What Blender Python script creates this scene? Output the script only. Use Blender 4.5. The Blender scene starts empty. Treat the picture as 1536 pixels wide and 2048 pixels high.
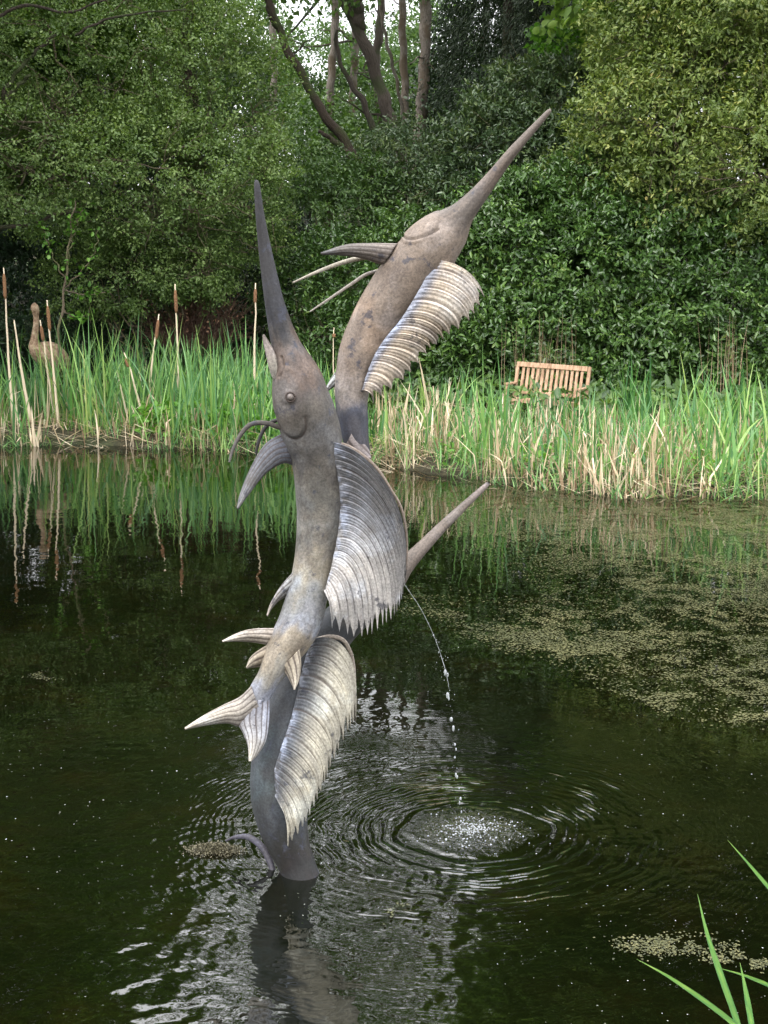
import bpy, math, random
import numpy as np
from mathutils import Vector, Matrix
random.seed(7); RNG = np.random.default_rng(11)
R = math.radians
scene = bpy.context.scene
col = scene.collection

# ------------------------------------------------------------------ camera
FPX, CX, CY = 2700.0, 768.0, 1024.0
KD = FPX/1538.0                # depth scale: distances in this script are written for the shorter lens and stretched by this
PITCH = math.atan(375/FPX); CAMZ = 1.65
cam_d = bpy.data.cameras.new('camera'); cam = bpy.data.objects.new('camera', cam_d); col.objects.link(cam)
cam_d.sensor_fit = 'VERTICAL'; cam_d.sensor_height = 36.0; cam_d.lens = 36.0*FPX/2048.0
cam_d.clip_start = 0.05; cam_d.clip_end = 2000
cam.location = (0, 0, CAMZ); cam.rotation_euler = (R(90)-PITCH, 0, 0)
scene.camera = cam

# ------------------------------------------------------------------ sky, sun, exposure
SUN_EL, SUN_AZ = R(52), R(215)      # azimuth clockwise from +Y : behind the camera, to the left
w = bpy.data.worlds.new('World'); scene.world = w; w.use_nodes = True
nt = w.node_tree; nt.nodes.clear()
o_ = nt.nodes.new('ShaderNodeOutputWorld'); bg = nt.nodes.new('ShaderNodeBackground')
sk = nt.nodes.new('ShaderNodeTexSky'); sk.sky_type = 'NISHITA'; sk.sun_disc = False
sk.sun_elevation = SUN_EL; sk.sun_rotation = SUN_AZ; sk.air_density = 1.0; sk.dust_density = 3.0; sk.ozone_density = 1.0
tc = nt.nodes.new('ShaderNodeTexCoord')
nz = nt.nodes.new('ShaderNodeTexNoise'); nz.inputs['Scale'].default_value = 2.2; nz.inputs['Detail'].default_value = 6
rp = nt.nodes.new('ShaderNodeValToRGB'); rp.color_ramp.elements[0].position = 0.30; rp.color_ramp.elements[1].position = 0.62
rp.color_ramp.elements[0].color = (0.62, 0.62, 0.62, 1); rp.color_ramp.elements[1].color = (1, 1, 1, 1)
cl = nt.nodes.new('ShaderNodeMixRGB'); cl.inputs['Color2'].default_value = (19.6, 19.6, 19.9, 1)   # cloud cover
nt.links.new(tc.outputs['Generated'], nz.inputs['Vector']); nt.links.new(nz.outputs['Fac'], rp.inputs['Fac'])
nt.links.new(rp.outputs['Color'], cl.inputs['Fac']); nt.links.new(sk.outputs['Color'], cl.inputs['Color1'])
sxz = nt.nodes.new('ShaderNodeSeparateXYZ'); nt.links.new(tc.outputs['Generated'], sxz.inputs['Vector'])   # overcast: brighter overhead than at the horizon
zg = nt.nodes.new('ShaderNodeMapRange'); zg.inputs['From Min'].default_value = 0; zg.inputs['From Max'].default_value = 1; zg.inputs['To Min'].default_value = .75; zg.inputs['To Max'].default_value = 2.9
nt.links.new(sxz.outputs['Z'], zg.inputs['Value']); vm = nt.nodes.new('ShaderNodeVectorMath'); vm.operation = 'SCALE'
nt.links.new(cl.outputs['Color'], vm.inputs[0]); nt.links.new(zg.outputs['Result'], vm.inputs['Scale'])
nt.links.new(vm.outputs['Vector'], bg.inputs['Color']); bg.inputs['Strength'].default_value = 0.11
nt.links.new(bg.outputs['Background'], o_.inputs['Surface'])
sd = bpy.data.lights.new('sun', 'SUN'); sd.energy = 1.5; sd.angle = R(14); sd.color = (1.0, 0.95, 0.87)
so = bpy.data.objects.new('sun', sd); col.objects.link(so)
sv = Vector((math.sin(SUN_AZ)*math.cos(SUN_EL), math.cos(SUN_AZ)*math.cos(SUN_EL), math.sin(SUN_EL)))
so.rotation_euler = sv.to_track_quat('Z', 'Y').to_euler(); so.location = sv*60
vs = scene.view_settings
vs.view_transform = 'Standard'; vs.look = 'None'; vs.gamma = 1; vs.use_curve_mapping = False; vs.exposure = 0.06
cy = scene.cycles
cy.use_denoising = True; cy.max_bounces = 6; cy.diffuse_bounces = 3; cy.glossy_bounces = 3; cy.transmission_bounces = 3
cy.transparent_max_bounces = 8; cy.caustics_reflective = False; cy.caustics_refractive = False; cy.sample_clamp_indirect = 4

# ------------------------------------------------------------------ helpers
def ray(px, py):
    u = (px-CX)/FPX; v = (CY-py)/FPX
    return np.array([u, math.cos(PITCH)+v*math.sin(PITCH), -math.sin(PITCH)+v*math.cos(PITCH)])
def YY(Y): return SCY+(Y-2.05) if 1.8 < Y < 3 else Y*KD
SCY = 1.65/math.tan(PITCH+math.atan((1745-CY)/FPX))      # distance of the sculpture's foot
def YYv(Y): return SCY+(Y-2.05)
def P(px, py, Y):
    Y = YY(Y); d = ray(px, py); return np.array([0, 0, CAMZ]) + d*(Y/d[1])
def mpp(px, py, Y):                       # metres per photo pixel at that depth
    return (YY(Y)/ray(px, py)[1])/FPX
def G(px, py, z=0.0):
    d = ray(px, py); return np.array([0, 0, CAMZ]) + d*((z-CAMZ)/d[2])
def proj(p):
    p = np.asarray(p, float); x = p[..., 0]; y = p[..., 1]; z = p[..., 2]-CAMZ
    f = y*math.cos(PITCH)-z*math.sin(PITCH); up = y*math.sin(PITCH)+z*math.cos(PITCH)
    f = np.where(np.abs(f) < 1e-4, 1e-4, f)
    return CX+FPX*x/f, CY-FPX*up/f
def sm(a, b, x):
    t = np.clip((x-a)/(b-a), 0, 1); return t*t*(3-2*t)
_lat = RNG.random((256, 256))
def vn(x, y):
    x = np.asarray(x, float); y = np.asarray(y, float)
    xi = np.floor(x).astype(int); yi = np.floor(y).astype(int); fx = x-xi; fy = y-yi
    fx = fx*fx*(3-2*fx); fy = fy*fy*(3-2*fy)
    a = _lat[xi % 256, yi % 256]; b = _lat[(xi+1) % 256, yi % 256]; c = _lat[xi % 256, (yi+1) % 256]; d = _lat[(xi+1) % 256, (yi+1) % 256]
    return (a*(1-fx)+b*fx)*(1-fy)+(c*(1-fx)+d*fx)*fy
def fbm(x, y, o=4):
    s = 0; a = .5; t = 0
    for i in range(o):
        s = s+a*vn(x*2**i+17*i, y*2**i+31*i); t += a; a *= .5
    return s/t
def nrm(a): return a/np.maximum(np.linalg.norm(a, axis=-1, keepdims=True), 1e-9)
def catmull(pts, n):
    pts = np.asarray(pts, float)
    if len(pts) == 2: return pts[0]+(pts[1]-pts[0])*np.linspace(0, 1, n)[:, None]
    q = np.vstack([2*pts[0]-pts[1], pts, 2*pts[-1]-pts[-2]]); m = len(pts)-1
    t = np.linspace(0, m, n); i = np.minimum(t.astype(int), m-1); f = (t-i)[:, None]
    a, b, c, d = q[i], q[i+1], q[i+2], q[i+3]
    return .5*((2*b)+(c-a)*f+(2*a-5*b+4*c-d)*f*f+(3*b-a-3*c+d)*f**3)

def mesh_np(name, V, quads, mat, parent=None, smooth=True, attrs=None, tris=None):
    me = bpy.data.meshes.new(name)
    V = np.asarray(V, np.float32); nq = 0 if quads is None else len(quads); ntr = 0 if tris is None else len(tris)
    me.vertices.add(len(V)); me.vertices.foreach_set('co', V.ravel())
    loops = []; starts = []
    if nq: loops.append(np.asarray(quads, np.int32).ravel()); starts.append(np.arange(nq, dtype=np.int32)*4)
    if ntr: loops.append(np.asarray(tris, np.int32).ravel()); starts.append(nq*4+np.arange(ntr, dtype=np.int32)*3)
    L = np.concatenate(loops); S = np.concatenate(starts)
    me.loops.add(len(L)); me.loops.foreach_set('vertex_index', L)
    me.polygons.add(len(S)); me.polygons.foreach_set('loop_start', S)
    if smooth: me.polygons.foreach_set('use_smooth', np.ones(len(S), bool))
    for k, a in (attrs or {}).items():
        a = np.asarray(a, np.float32)
        if a.ndim == 1:
            at = me.attributes.new(k, 'FLOAT', 'POINT'); at.data.foreach_set('value', a)
        elif a.shape[1] == 3:
            at = me.attributes.new(k, 'FLOAT_VECTOR', 'POINT'); at.data.foreach_set('vector', a.ravel())
        else:
            at = me.attributes.new(k, 'FLOAT_COLOR', 'POINT'); at.data.foreach_set('color', a.ravel())
    me.update(calc_edges=True); me.validate(); me.materials.append(mat)
    o = bpy.data.objects.new(name, me); col.objects.link(o)
    if parent is not None: attach(o, parent)
    return o
def attach(o, parent):
    o.parent = parent; root = parent
    while root.parent is not None: root = root.parent
    if parent.parent is None and not o.get('_local'):
        o.matrix_parent_inverse = Matrix.LocRotScale(root.location, root.rotation_euler, root.scale).inverted()
def tag(o, label=None, cat=None, group=None, kind=None):
    if label: o['label'] = label
    if cat: o['category'] = cat
    if group: o['group'] = group
    if kind: o['kind'] = kind
    return o
def empty(name, loc, label, cat, group=None):
    e = bpy.data.objects.new(name, None); e.location = tuple(float(v) for v in loc); e.empty_display_size = .1; col.objects.link(e)
    return tag(e, label, cat, group)

def tubes_geo(lines, sides=6):
    """lines: list of (pts Nx3, radii N). returns V, Q, T, tcoord(along, around, id)"""
    VV = []; QQ = []; TT = []; UU = []; off = 0
    th = np.linspace(0, 2*np.pi, sides, endpoint=False)
    for k, (pts, rad) in enumerate(lines):
        pts = np.asarray(pts, float); n = len(pts); rad = np.broadcast_to(np.asarray(rad, float), (n,))
        T = nrm(np.gradient(pts, axis=0)); ref = np.array([0.3, 1, 0.1]) if abs(T[0][1]) < .9 else np.array([1, 0, 0.2])
        A = nrm(np.cross(T, ref)); B = np.cross(T, A)
        ring = pts[:, None]+rad[:, None, None]*(np.cos(th)[None, :, None]*A[:, None]+np.sin(th)[None, :, None]*B[:, None])
        VV.append(ring.reshape(-1, 3))
        L = np.concatenate([[0], np.cumsum(np.linalg.norm(np.diff(pts, axis=0), axis=1))])
        UU.append(np.stack([np.repeat(L, sides), np.tile(th, n), np.full(n*sides, k*1.37)], 1))
        i = np.arange(n-1)[:, None]*sides; j = np.arange(sides)[None]; j2 = (j+1) % sides
        QQ.append((np.stack([i+j, i+j2, i+sides+j2, i+sides+j], -1).reshape(-1, 4))+off)
        VV.append(np.array([pts[0], pts[-1]])); UU.append(np.array([[0, 0, k*1.37], [L[-1], 0, k*1.37]]))
        c0 = off+n*sides; j = np.arange(sides); j2 = (j+1) % sides
        TT.append(np.stack([np.full(sides, c0), off+j2, off+j], 1)); TT.append(np.stack([np.full(sides, c0+1), off+(n-1)*sides+j, off+(n-1)*sides+j2], 1))
        off += n*sides+2
    return np.vstack(VV), np.vstack(QQ), np.vstack(TT), np.vstack(UU)
def tubes(name, lines, mat, parent=None, sides=6, rnd=None):
    V, Q, T, U = tubes_geo(lines, sides)
    return mesh_np(name, V, Q, mat, parent, True, {'uvl': U, 'rnd': (U[:, 2]*7.31) % 1.0}, T)

# ------------------------------------------------------------------ materials
def newmat(name):
    m = bpy.data.materials.new(name); m.use_nodes = True; nt = m.node_tree; nt.nodes.clear()
    out = nt.nodes.new('ShaderNodeOutputMaterial'); return m, nt, out
def N(nt, t, **kw):
    n = nt.nodes.new(t)
    for k, v in kw.items():
        if k in n.inputs: n.inputs[k].default_value = v
        else: setattr(n, k, v)
    return n
def ramp(nt, stops):
    r = nt.nodes.new('ShaderNodeValToRGB'); e = r.color_ramp.elements
    while len(e) < len(stops): e.new(.5)
    for i, (p, c) in enumerate(stops): e[i].position = p; e[i].color = tuple(c)+(1,)
    return r
def leaf_mat(name, stops, rough=.45, trans=.3, spec=.5, tcol=None):
    m, nt, out = newmat(name); L = nt.links.new
    a = N(nt, 'ShaderNodeAttribute', attribute_name='rnd'); r = ramp(nt, stops); L(a.outputs['Fac'], r.inputs['Fac'])
    p = N(nt, 'ShaderNodeBsdfPrincipled', Roughness=rough); p.inputs['Specular IOR Level'].default_value = spec
    L(r.outputs['Color'], p.inputs['Base Color'])
    t = N(nt, 'ShaderNodeBsdfTranslucent'); g = N(nt, 'ShaderNodeMixRGB', blend_type='MULTIPLY'); g.inputs['Fac'].default_value = 1
    g.inputs['Color2'].default_value = tcol or (1.25, 1.3, .6, 1); L(r.outputs['Color'], g.inputs['Color1']); L(g.outputs['Color'], t.inputs['Color'])
    mx = N(nt, 'ShaderNodeMixShader'); mx.inputs['Fac'].default_value = trans
    L(p.outputs['BSDF'], mx.inputs[1]); L(t.outputs['BSDF'], mx.inputs[2]); L(mx.outputs['Shader'], out.inputs['Surface'])
    return m
def bark_mat(name, c1, c2, c3, scale=9, rough=.9):
    m, nt, out = newmat(name); L = nt.links.new
    a = N(nt, 'ShaderNodeAttribute', attribute_name='uvl'); mp = N(nt, 'ShaderNodeMapping'); mp.inputs['Scale'].default_value = (2.5, 2.2, 1)
    L(a.outputs['Vector'], mp.inputs['Vector'])
    n1 = N(nt, 'ShaderNodeTexNoise', Scale=scale*.35, Detail=8.0, Roughness=.7); L(mp.outputs['Vector'], n1.inputs['Vector'])
    tcn = N(nt, 'ShaderNodeTexCoord'); n2 = N(nt, 'ShaderNodeTexNoise', Scale=2.3, Detail=5.0); L(tcn.outputs['Object'], n2.inputs['Vector'])
    r = ramp(nt, [(.35, c1), (.6, c2)]); L(n1.outputs['Fac'], r.inputs['Fac'])
    r2 = ramp(nt, [(.48, (0, 0, 0)), (.62, (1, 1, 1))]); L(n2.outputs['Fac'], r2.inputs['Fac'])
    mx = N(nt, 'ShaderNodeMixRGB'); mx.inputs['Color2'].default_value = tuple(c3)+(1,); L(r2.outputs['Color'], mx.inputs['Fac']); L(r.outputs['Color'], mx.inputs['Color1'])
    p = N(nt, 'ShaderNodeBsdfPrincipled', Roughness=rough); L(mx.outputs['Color'], p.inputs['Base Color'])
    b = N(nt, 'ShaderNodeBump', Strength=1.0, Distance=.05); L(n1.outputs['Fac'], b.inputs['Height']); L(b.outputs['Normal'], p.inputs['Normal'])
    L(p.outputs['BSDF'], out.inputs['Surface']); return m

M = {}
M['alder'] = leaf_mat('alder_leaves', [(0, (.06, .11, .03)), (.5, (.125, .2, .055)), (1, (.23, .31, .1))], .5, .35)
M['canopy'] = leaf_mat('canopy_leaves_brightened', [(0, (.1, .2, .045)), (.5, (.18, .3, .07)), (1, (.28, .4, .12))], .5, .45)  # leaf colour brightened so the high crowns look lit in the water's reflection
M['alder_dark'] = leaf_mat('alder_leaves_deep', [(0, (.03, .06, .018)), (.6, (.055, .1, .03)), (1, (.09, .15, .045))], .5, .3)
M['laurel'] = leaf_mat('laurel_leaves', [(0, (.03, .07, .018)), (.6, (.075, .15, .035)), (.9, (.14, .24, .05)), (1, (.26, .33, .08))], .3, .18, .6)
M['rhodo'] = leaf_mat('rhododendron_leaves', [(0, (.04, .075, .036)), (.6, (.08, .13, .055)), (1, (.16, .21, .07))], .38, .2)
M['oak'] = leaf_mat('evergreen_oak_leaves', [(0, (.08, .13, .035)), (.45, (.165, .235, .06)), (.8, (.28, .34, .095)), (.95, (.42, .42, .13)), (1, (.48, .38, .16))], .45, .25)
M['shrub'] = leaf_mat('shrub_leaves', [(0, (.035, .075, .024)), (.6, (.08, .15, .04)), (1, (.15, .24, .065))], .45, .28)
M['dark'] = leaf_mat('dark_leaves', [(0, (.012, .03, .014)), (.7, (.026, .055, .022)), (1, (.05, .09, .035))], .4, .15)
M['conifer'] = leaf_mat('conifer_needles', [(0, (.012, .028, .013)), (.7, (.028, .052, .02)), (1, (.06, .085, .03))], .6, .1)
M['far'] = leaf_mat('woodland_leaves', [(0, (.05, .1, .03)), (.6, (.09, .17, .05)), (1, (.16, .25, .08))], .55, .35)
M['maple'] = leaf_mat('bright_leaves', [(0, (.06, .15, .02)), (.6, (.1, .24, .035)), (1, (.18, .34, .06))], .45, .35)
M['fern'] = leaf_mat('fern_fronds', [(0, (.05, .12, .02)), (.6, (.09, .2, .035)), (1, (.16, .28, .05))], .5, .35)
M['reed'] = leaf_mat('green_reeds', [(0, (.035, .1, .04)), (.4, (.1, .24, .09)), (.7, (.2, .38, .11)), (.88, (.36, .5, .16)), (1, (.55, .56, .25))], .4, .3)
M['iris'] = leaf_mat('iris_leaves', [(0, (.03, .1, .03)), (.5, (.06, .18, .05)), (1, (.12, .28, .07))], .35, .3)
M['straw'] = leaf_mat('dry_reeds', [(0, (.22, .15, .09)), (.4, (.52, .4, .26)), (1, (.85, .74, .56))], .7, .2, .3, (1, .9, .7, 1))
M['broad'] = leaf_mat('marsh_leaves', [(0, (.06, .16, .02)), (.6, (.12, .3, .035)), (1, (.2, .4, .06))], .4, .35)
M['weed'] = leaf_mat('floating_weed', [(0, (.025, .03, .009)), (.5, (.075, .078, .026)), (.85, (.14, .13, .05)), (1, (.24, .21, .11))], .6, .05)
M['litter'] = leaf_mat('leaf_litter', [(0, (.05, .022, .012)), (.6, (.12, .055, .03)), (1, (.24, .14, .08))], .8, .05)
M['algae'] = leaf_mat('algae', [(0, (.02, .018, .008)), (.6, (.075, .065, .03)), (1, (.22, .2, .13))], .6, .1)
M['speck'] = leaf_mat('pale_specks', [(0, (.12, .13, .09)), (.7, (.3, .31, .26)), (1, (.75, .77, .73))], .6, .1)
M['bark'] = bark_mat('bark_grey', (.04, .03, .024), (.12, .095, .078), (.06, .07, .03))
M['bark_moss'] = bark_mat('bark_mossy', (.025, .018, .013), (.075, .052, .036), (.05, .065, .018))
M['bark_pale'] = bark_mat('bark_pale', (.08, .06, .05), (.27, .235, .2), (.12, .09, .06))
M['twig'] = bark_mat('twig_bark', (.13, .1, .065), (.3, .24, .16), (.2, .2, .09))
M['drytwig'] = bark_mat('dry_twigs', (.09, .045, .03), (.2, .11, .07), (.13, .07, .05))
M['cattail_head'] = bark_mat('cattail_seed_head', (.26, .12, .05), (.5, .27, .13), (.36, .18, .09), 30)

def simple_wood():
    m, nt, out = newmat('bench_wood'); L = nt.links.new
    tcn = N(nt, 'ShaderNodeTexCoord'); mp = N(nt, 'ShaderNodeMapping'); mp.inputs['Scale'].default_value = (6, 6, 1.2); L(tcn.outputs['Object'], mp.inputs['Vector'])
    n = N(nt, 'ShaderNodeTexNoise', Scale=6.0, Detail=8.0); L(mp.outputs['Vector'], n.inputs['Vector'])
    r = ramp(nt, [(.3, (.24, .14, .08)), (.5, (.42, .265, .165)), (.72, (.54, .38, .26))]); L(n.outputs['Fac'], r.inputs['Fac'])
    p = N(nt, 'ShaderNodeBsdfPrincipled', Roughness=.7); L(r.outputs['Color'], p.inputs['Base Color'])
    L(p.outputs['BSDF'], out.inputs['Surface']); return m
M['bench'] = simple_wood()

def bronze(name, sail=False):
    m, nt, out = newmat(name); L = nt.links.new
    c = N(nt, 'ShaderNodeAttribute', attribute_name='col'); u = N(nt, 'ShaderNodeAttribute', attribute_name='uvl')
    rg = N(nt, 'ShaderNodeAttribute', attribute_name='ridge')
    tcn = N(nt, 'ShaderNodeTexCoord')
    mp = N(nt, 'ShaderNodeMapping'); mp.inputs['Scale'].default_value = (11, 26, 1) if not sail else (8, 40, 1)
    L(u.outputs['Vector'], mp.inputs['Vector'])
    ns = N(nt, 'ShaderNodeTexNoise', Scale=1.0, Detail=7.0, Roughness=.65, Distortion=.6); L(mp.outputs['Vector'], ns.inputs['Vector'])
    rs = ramp(nt, [(.34, (.62, .6, .6)), (.5, (.97, .97, .97)), (.66, (1.32, 1.3, 1.26))]); L(ns.outputs['Fac'], rs.inputs['Fac'])
    m1 = N(nt, 'ShaderNodeMixRGB', blend_type='MULTIPLY'); m1.inputs['Fac'].default_value = .8; L(c.outputs['Color'], m1.inputs['Color1']); L(rs.outputs['Color'], m1.inputs['Color2'])
    nb = N(nt, 'ShaderNodeTexNoise', Scale=7.0, Detail=9.0, Roughness=.62); L(tcn.outputs['Object'], nb.inputs['Vector'])
    rb = ramp(nt, [(.5, (0, 0, 0)), (.6, (.8, .8, .8))]); L(nb.outputs['Fac'], rb.inputs['Fac'])
    bc = N(nt, 'ShaderNodeMixRGB', blend_type='MULTIPLY'); bc.inputs['Fac'].default_value = 1; bc.inputs['Color2'].default_value = (1.45, 1.55, 1.7, 1); L(m1.outputs['Color'], bc.inputs['Color1'])
    m2 = N(nt, 'ShaderNodeMixRGB'); L(rb.outputs['Color'], m2.inputs['Fac']); L(m1.outputs['Color'], m2.inputs['Color1']); L(bc.outputs['Color'], m2.inputs['Color2'])
    nd = N(nt, 'ShaderNodeTexNoise', Scale=17.0, Detail=6.0, Roughness=.7); L(tcn.outputs['Object'], nd.inputs['Vector'])
    rd = ramp(nt, [(.59, (0, 0, 0)), (.65, (.75, .75, .75))]); L(nd.outputs['Fac'], rd.inputs['Fac'])
    m3 = N(nt, 'ShaderNodeMixRGB'); m3.inputs['Color2'].default_value = (.035, .038, .055, 1); L(rd.outputs['Color'], m3.inputs['Fac']); L(m2.outputs['Color'], m3.inputs['Color1'])
    nf = N(nt, 'ShaderNodeTexNoise', Scale=140.0, Detail=5.0, Roughness=.7); L(tcn.outputs['Object'], nf.inputs['Vector'])
    rf = ramp(nt, [(.35, (.66, .66, .66)), (.65, (1.3, 1.3, 1.3))]); L(nf.outputs['Fac'], rf.inputs['Fac'])
    m4 = N(nt, 'ShaderNodeMixRGB', blend_type='MULTIPLY'); m4.inputs['Fac'].default_value = 1; L(m3.outputs['Color'], m4.inputs['Color1']); L(rf.outputs['Color'], m4.inputs['Color2'])
    # darker brown in the grooves between the paler cast ribs
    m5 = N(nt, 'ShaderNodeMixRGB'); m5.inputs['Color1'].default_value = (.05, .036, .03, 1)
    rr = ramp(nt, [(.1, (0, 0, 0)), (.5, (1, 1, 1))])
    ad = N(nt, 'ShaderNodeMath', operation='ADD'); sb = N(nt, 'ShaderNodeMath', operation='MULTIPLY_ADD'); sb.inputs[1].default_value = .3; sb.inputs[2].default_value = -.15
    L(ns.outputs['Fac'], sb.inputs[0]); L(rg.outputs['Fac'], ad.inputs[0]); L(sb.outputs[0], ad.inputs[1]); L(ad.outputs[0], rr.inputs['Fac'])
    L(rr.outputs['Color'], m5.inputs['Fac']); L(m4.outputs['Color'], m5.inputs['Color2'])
    p = N(nt, 'ShaderNodeBsdfPrincipled', Roughness=.5, Metallic=.05); p.inputs['Specular IOR Level'].default_value = .35
    rr2 = ramp(nt, [(.3, (.45, .45, .45)), (.7, (.75, .75, .75))]); L(nb.outputs['Fac'], rr2.inputs['Fac']); L(rr2.outputs['Color'], p.inputs['Roughness'])
    L(m5.outputs['Color'], p.inputs['Base Color'])
    b1 = N(nt, 'ShaderNodeBump', Strength=.8, Distance=.0016 if sail else .0008); L(ns.outputs['Fac'], b1.inputs['Height'])
    b2 = N(nt, 'ShaderNodeBump', Strength=.8, Distance=.0012); L(nf.outputs['Fac'], b2.inputs['Height']); L(b1.outputs['Normal'], b2.inputs['Normal'])
    L(b2.outputs['Normal'], p.inputs['Normal'])
    L(p.outputs['BSDF'], out.inputs['Surface']); return m
M['bronze'] = bronze('weathered_bronze'); M['sail'] = bronze('weathered_bronze_ribs', True)

# ------------------------------------------------------------------ the setting: ground sheet and pond
SH = [(-1400, 880), (-500, 885), (0, 893), (250, 890), (450, 903), (640, 918), (760, 930), (850, 948), (950, 962), (1100, 975), (1300, 992), (1536, 1003), (2300, 1040)]
shp = np.array([G(a, b)[:2] for a, b in SH])
def yS(x): return np.interp(x, shp[:, 0], shp[:, 1])+.2*np.sin(np.asarray(x)*2.3)+.1*np.sin(np.asarray(x)*7.1+1)
def gh(x, y):
    x = np.asarray(x, float); y = np.asarray(y, float)
    d = np.minimum(np.minimum(yS(x)-y, y-(1.9+.1*np.sin(x*2)-0.12*np.clip(x, 0, 3))), np.minimum(x+17, 13-x))   # >0 in the pond
    e = -d
    inn = -.06-.42*sm(0, 1.6, d)
    sl = .02+.09*sm(1.5, -3.5, x)
    far = np.maximum(y-yS(x), 0)/KD
    out = .03+.12*sm(0, .5, e)+sl*np.clip(far, 0, 5)+.42*np.clip(far-5.5, 0, 13)+.2*np.clip(far-18.5, 0, 18)
    out = out+.05*(fbm(x*1.3, y*1.3)-.5)+np.where(far > 5, .6*(fbm(x*.35, y*.35)-.5), 0)
    return np.where(d > 0, inn, out)
def grid_axis(a, b, fine, c0, c1, coarse):
    mid = np.arange(c0, c1, fine); n1 = max(2, int((c0-a)/coarse)); n2 = max(2, int((b-c1)/coarse))
    return np.concatenate([np.linspace(a, c0, n1, endpoint=False), mid, np.linspace(c1, b, n2)])
def ground():
    xs = np.concatenate([[-900, -400, -200, -110], grid_axis(-60, 60, .15, -13, 11, 2.0), [110, 200, 400, 900]])
    ys = np.concatenate([[-900, -400, -150, -60], grid_axis(-20, 80, .16, .0, 46, 2.0), [110, 200, 400, 900]])
    X, Y = np.meshgrid(xs, ys, indexing='ij'); Z = gh(X, np.minimum(Y, 80)); V = np.stack([X, Y, Z], -1).reshape(-1, 3)
    n, m_ = len(xs), len(ys); i = np.arange(n-1)[:, None]*m_; j = np.arange(m_-1)[None]
    Q = np.stack([i+j, i+m_+j, i+m_+j+1, i+j+1], -1).reshape(-1, 4)
    m, nt, out = newmat('bank_soil'); L = nt.links.new
    tcn = N(nt, 'ShaderNodeTexCoord'); n1 = N(nt, 'ShaderNodeTexNoise', Scale=.9, Detail=9.0); n2 = N(nt, 'ShaderNodeTexNoise', Scale=22.0, Detail=9.0, Roughness=.7)
    L(tcn.outputs['Object'], n1.inputs['Vector']); L(tcn.outputs['Object'], n2.inputs['Vector'])
    r1 = ramp(nt, [(.4, (.035, .05, .018)), (.58, (.04, .036, .018))]); L(n1.outputs['Fac'], r1.inputs['Fac'])
    r2 = ramp(nt, [(.35, (.45, .45, .45)), (.65, (1.5, 1.4, 1.3))]); L(n2.outputs['Fac'], r2.inputs['Fac'])
    mx = N(nt, 'ShaderNodeMixRGB', blend_type='MULTIPLY'); mx.inputs['Fac'].default_value = 1; L(r1.outputs['Color'], mx.inputs['Color1']); L(r2.outputs['Color'], mx.inputs['Color2'])
    # silt under the water
    sx = N(nt, 'ShaderNodeSeparateXYZ'); L(tcn.outputs['Object'], sx.inputs['Vector'])
    mr = N(nt, 'ShaderNodeMapRange'); mr.inputs['From Min'].default_value = -.02; mr.inputs['From Max'].default_value = -.1; L(sx.outputs['Z'], mr.inputs['Value'])
    n3 = N(nt, 'ShaderNodeTexNoise', Scale=2.2, Detail=8.0, Roughness=.6); L(tcn.outputs['Object'], n3.inputs['Vector'])
    r3 = ramp(nt, [(.38, (.02, .022, .006)), (.55, (.1, .065, .022)), (.68, (.3, .17, .05))]); L(n3.outputs['Fac'], r3.inputs['Fac'])
    m2 = N(nt, 'ShaderNodeMixRGB'); L(mr.outputs['Result'], m2.inputs['Fac']); L(mx.outputs['Color'], m2.inputs['Color1']); L(r3.outputs['Color'], m2.inputs['Color2'])
    p = N(nt, 'ShaderNodeBsdfPrincipled', Roughness=.95); L(m2.outputs['Color'], p.inputs['Base Color'])
    b = N(nt, 'ShaderNodeBump', Strength=.7, Distance=.04); L(n2.outputs['Fac'], b.inputs['Height']); L(b.outputs['Normal'], p.inputs['Normal'])
    L(p.outputs['BSDF'], out.inputs['Surface'])
    o = mesh_np('ground', V, Q, m); tag(o, 'earth bank and wooded slope around the pond', kind='structure'); return o
ground()
SPL = G(945, 1662)      # where the falling water meets the pond
STB = G(598, 1745)      # foot of the sculpture
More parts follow.
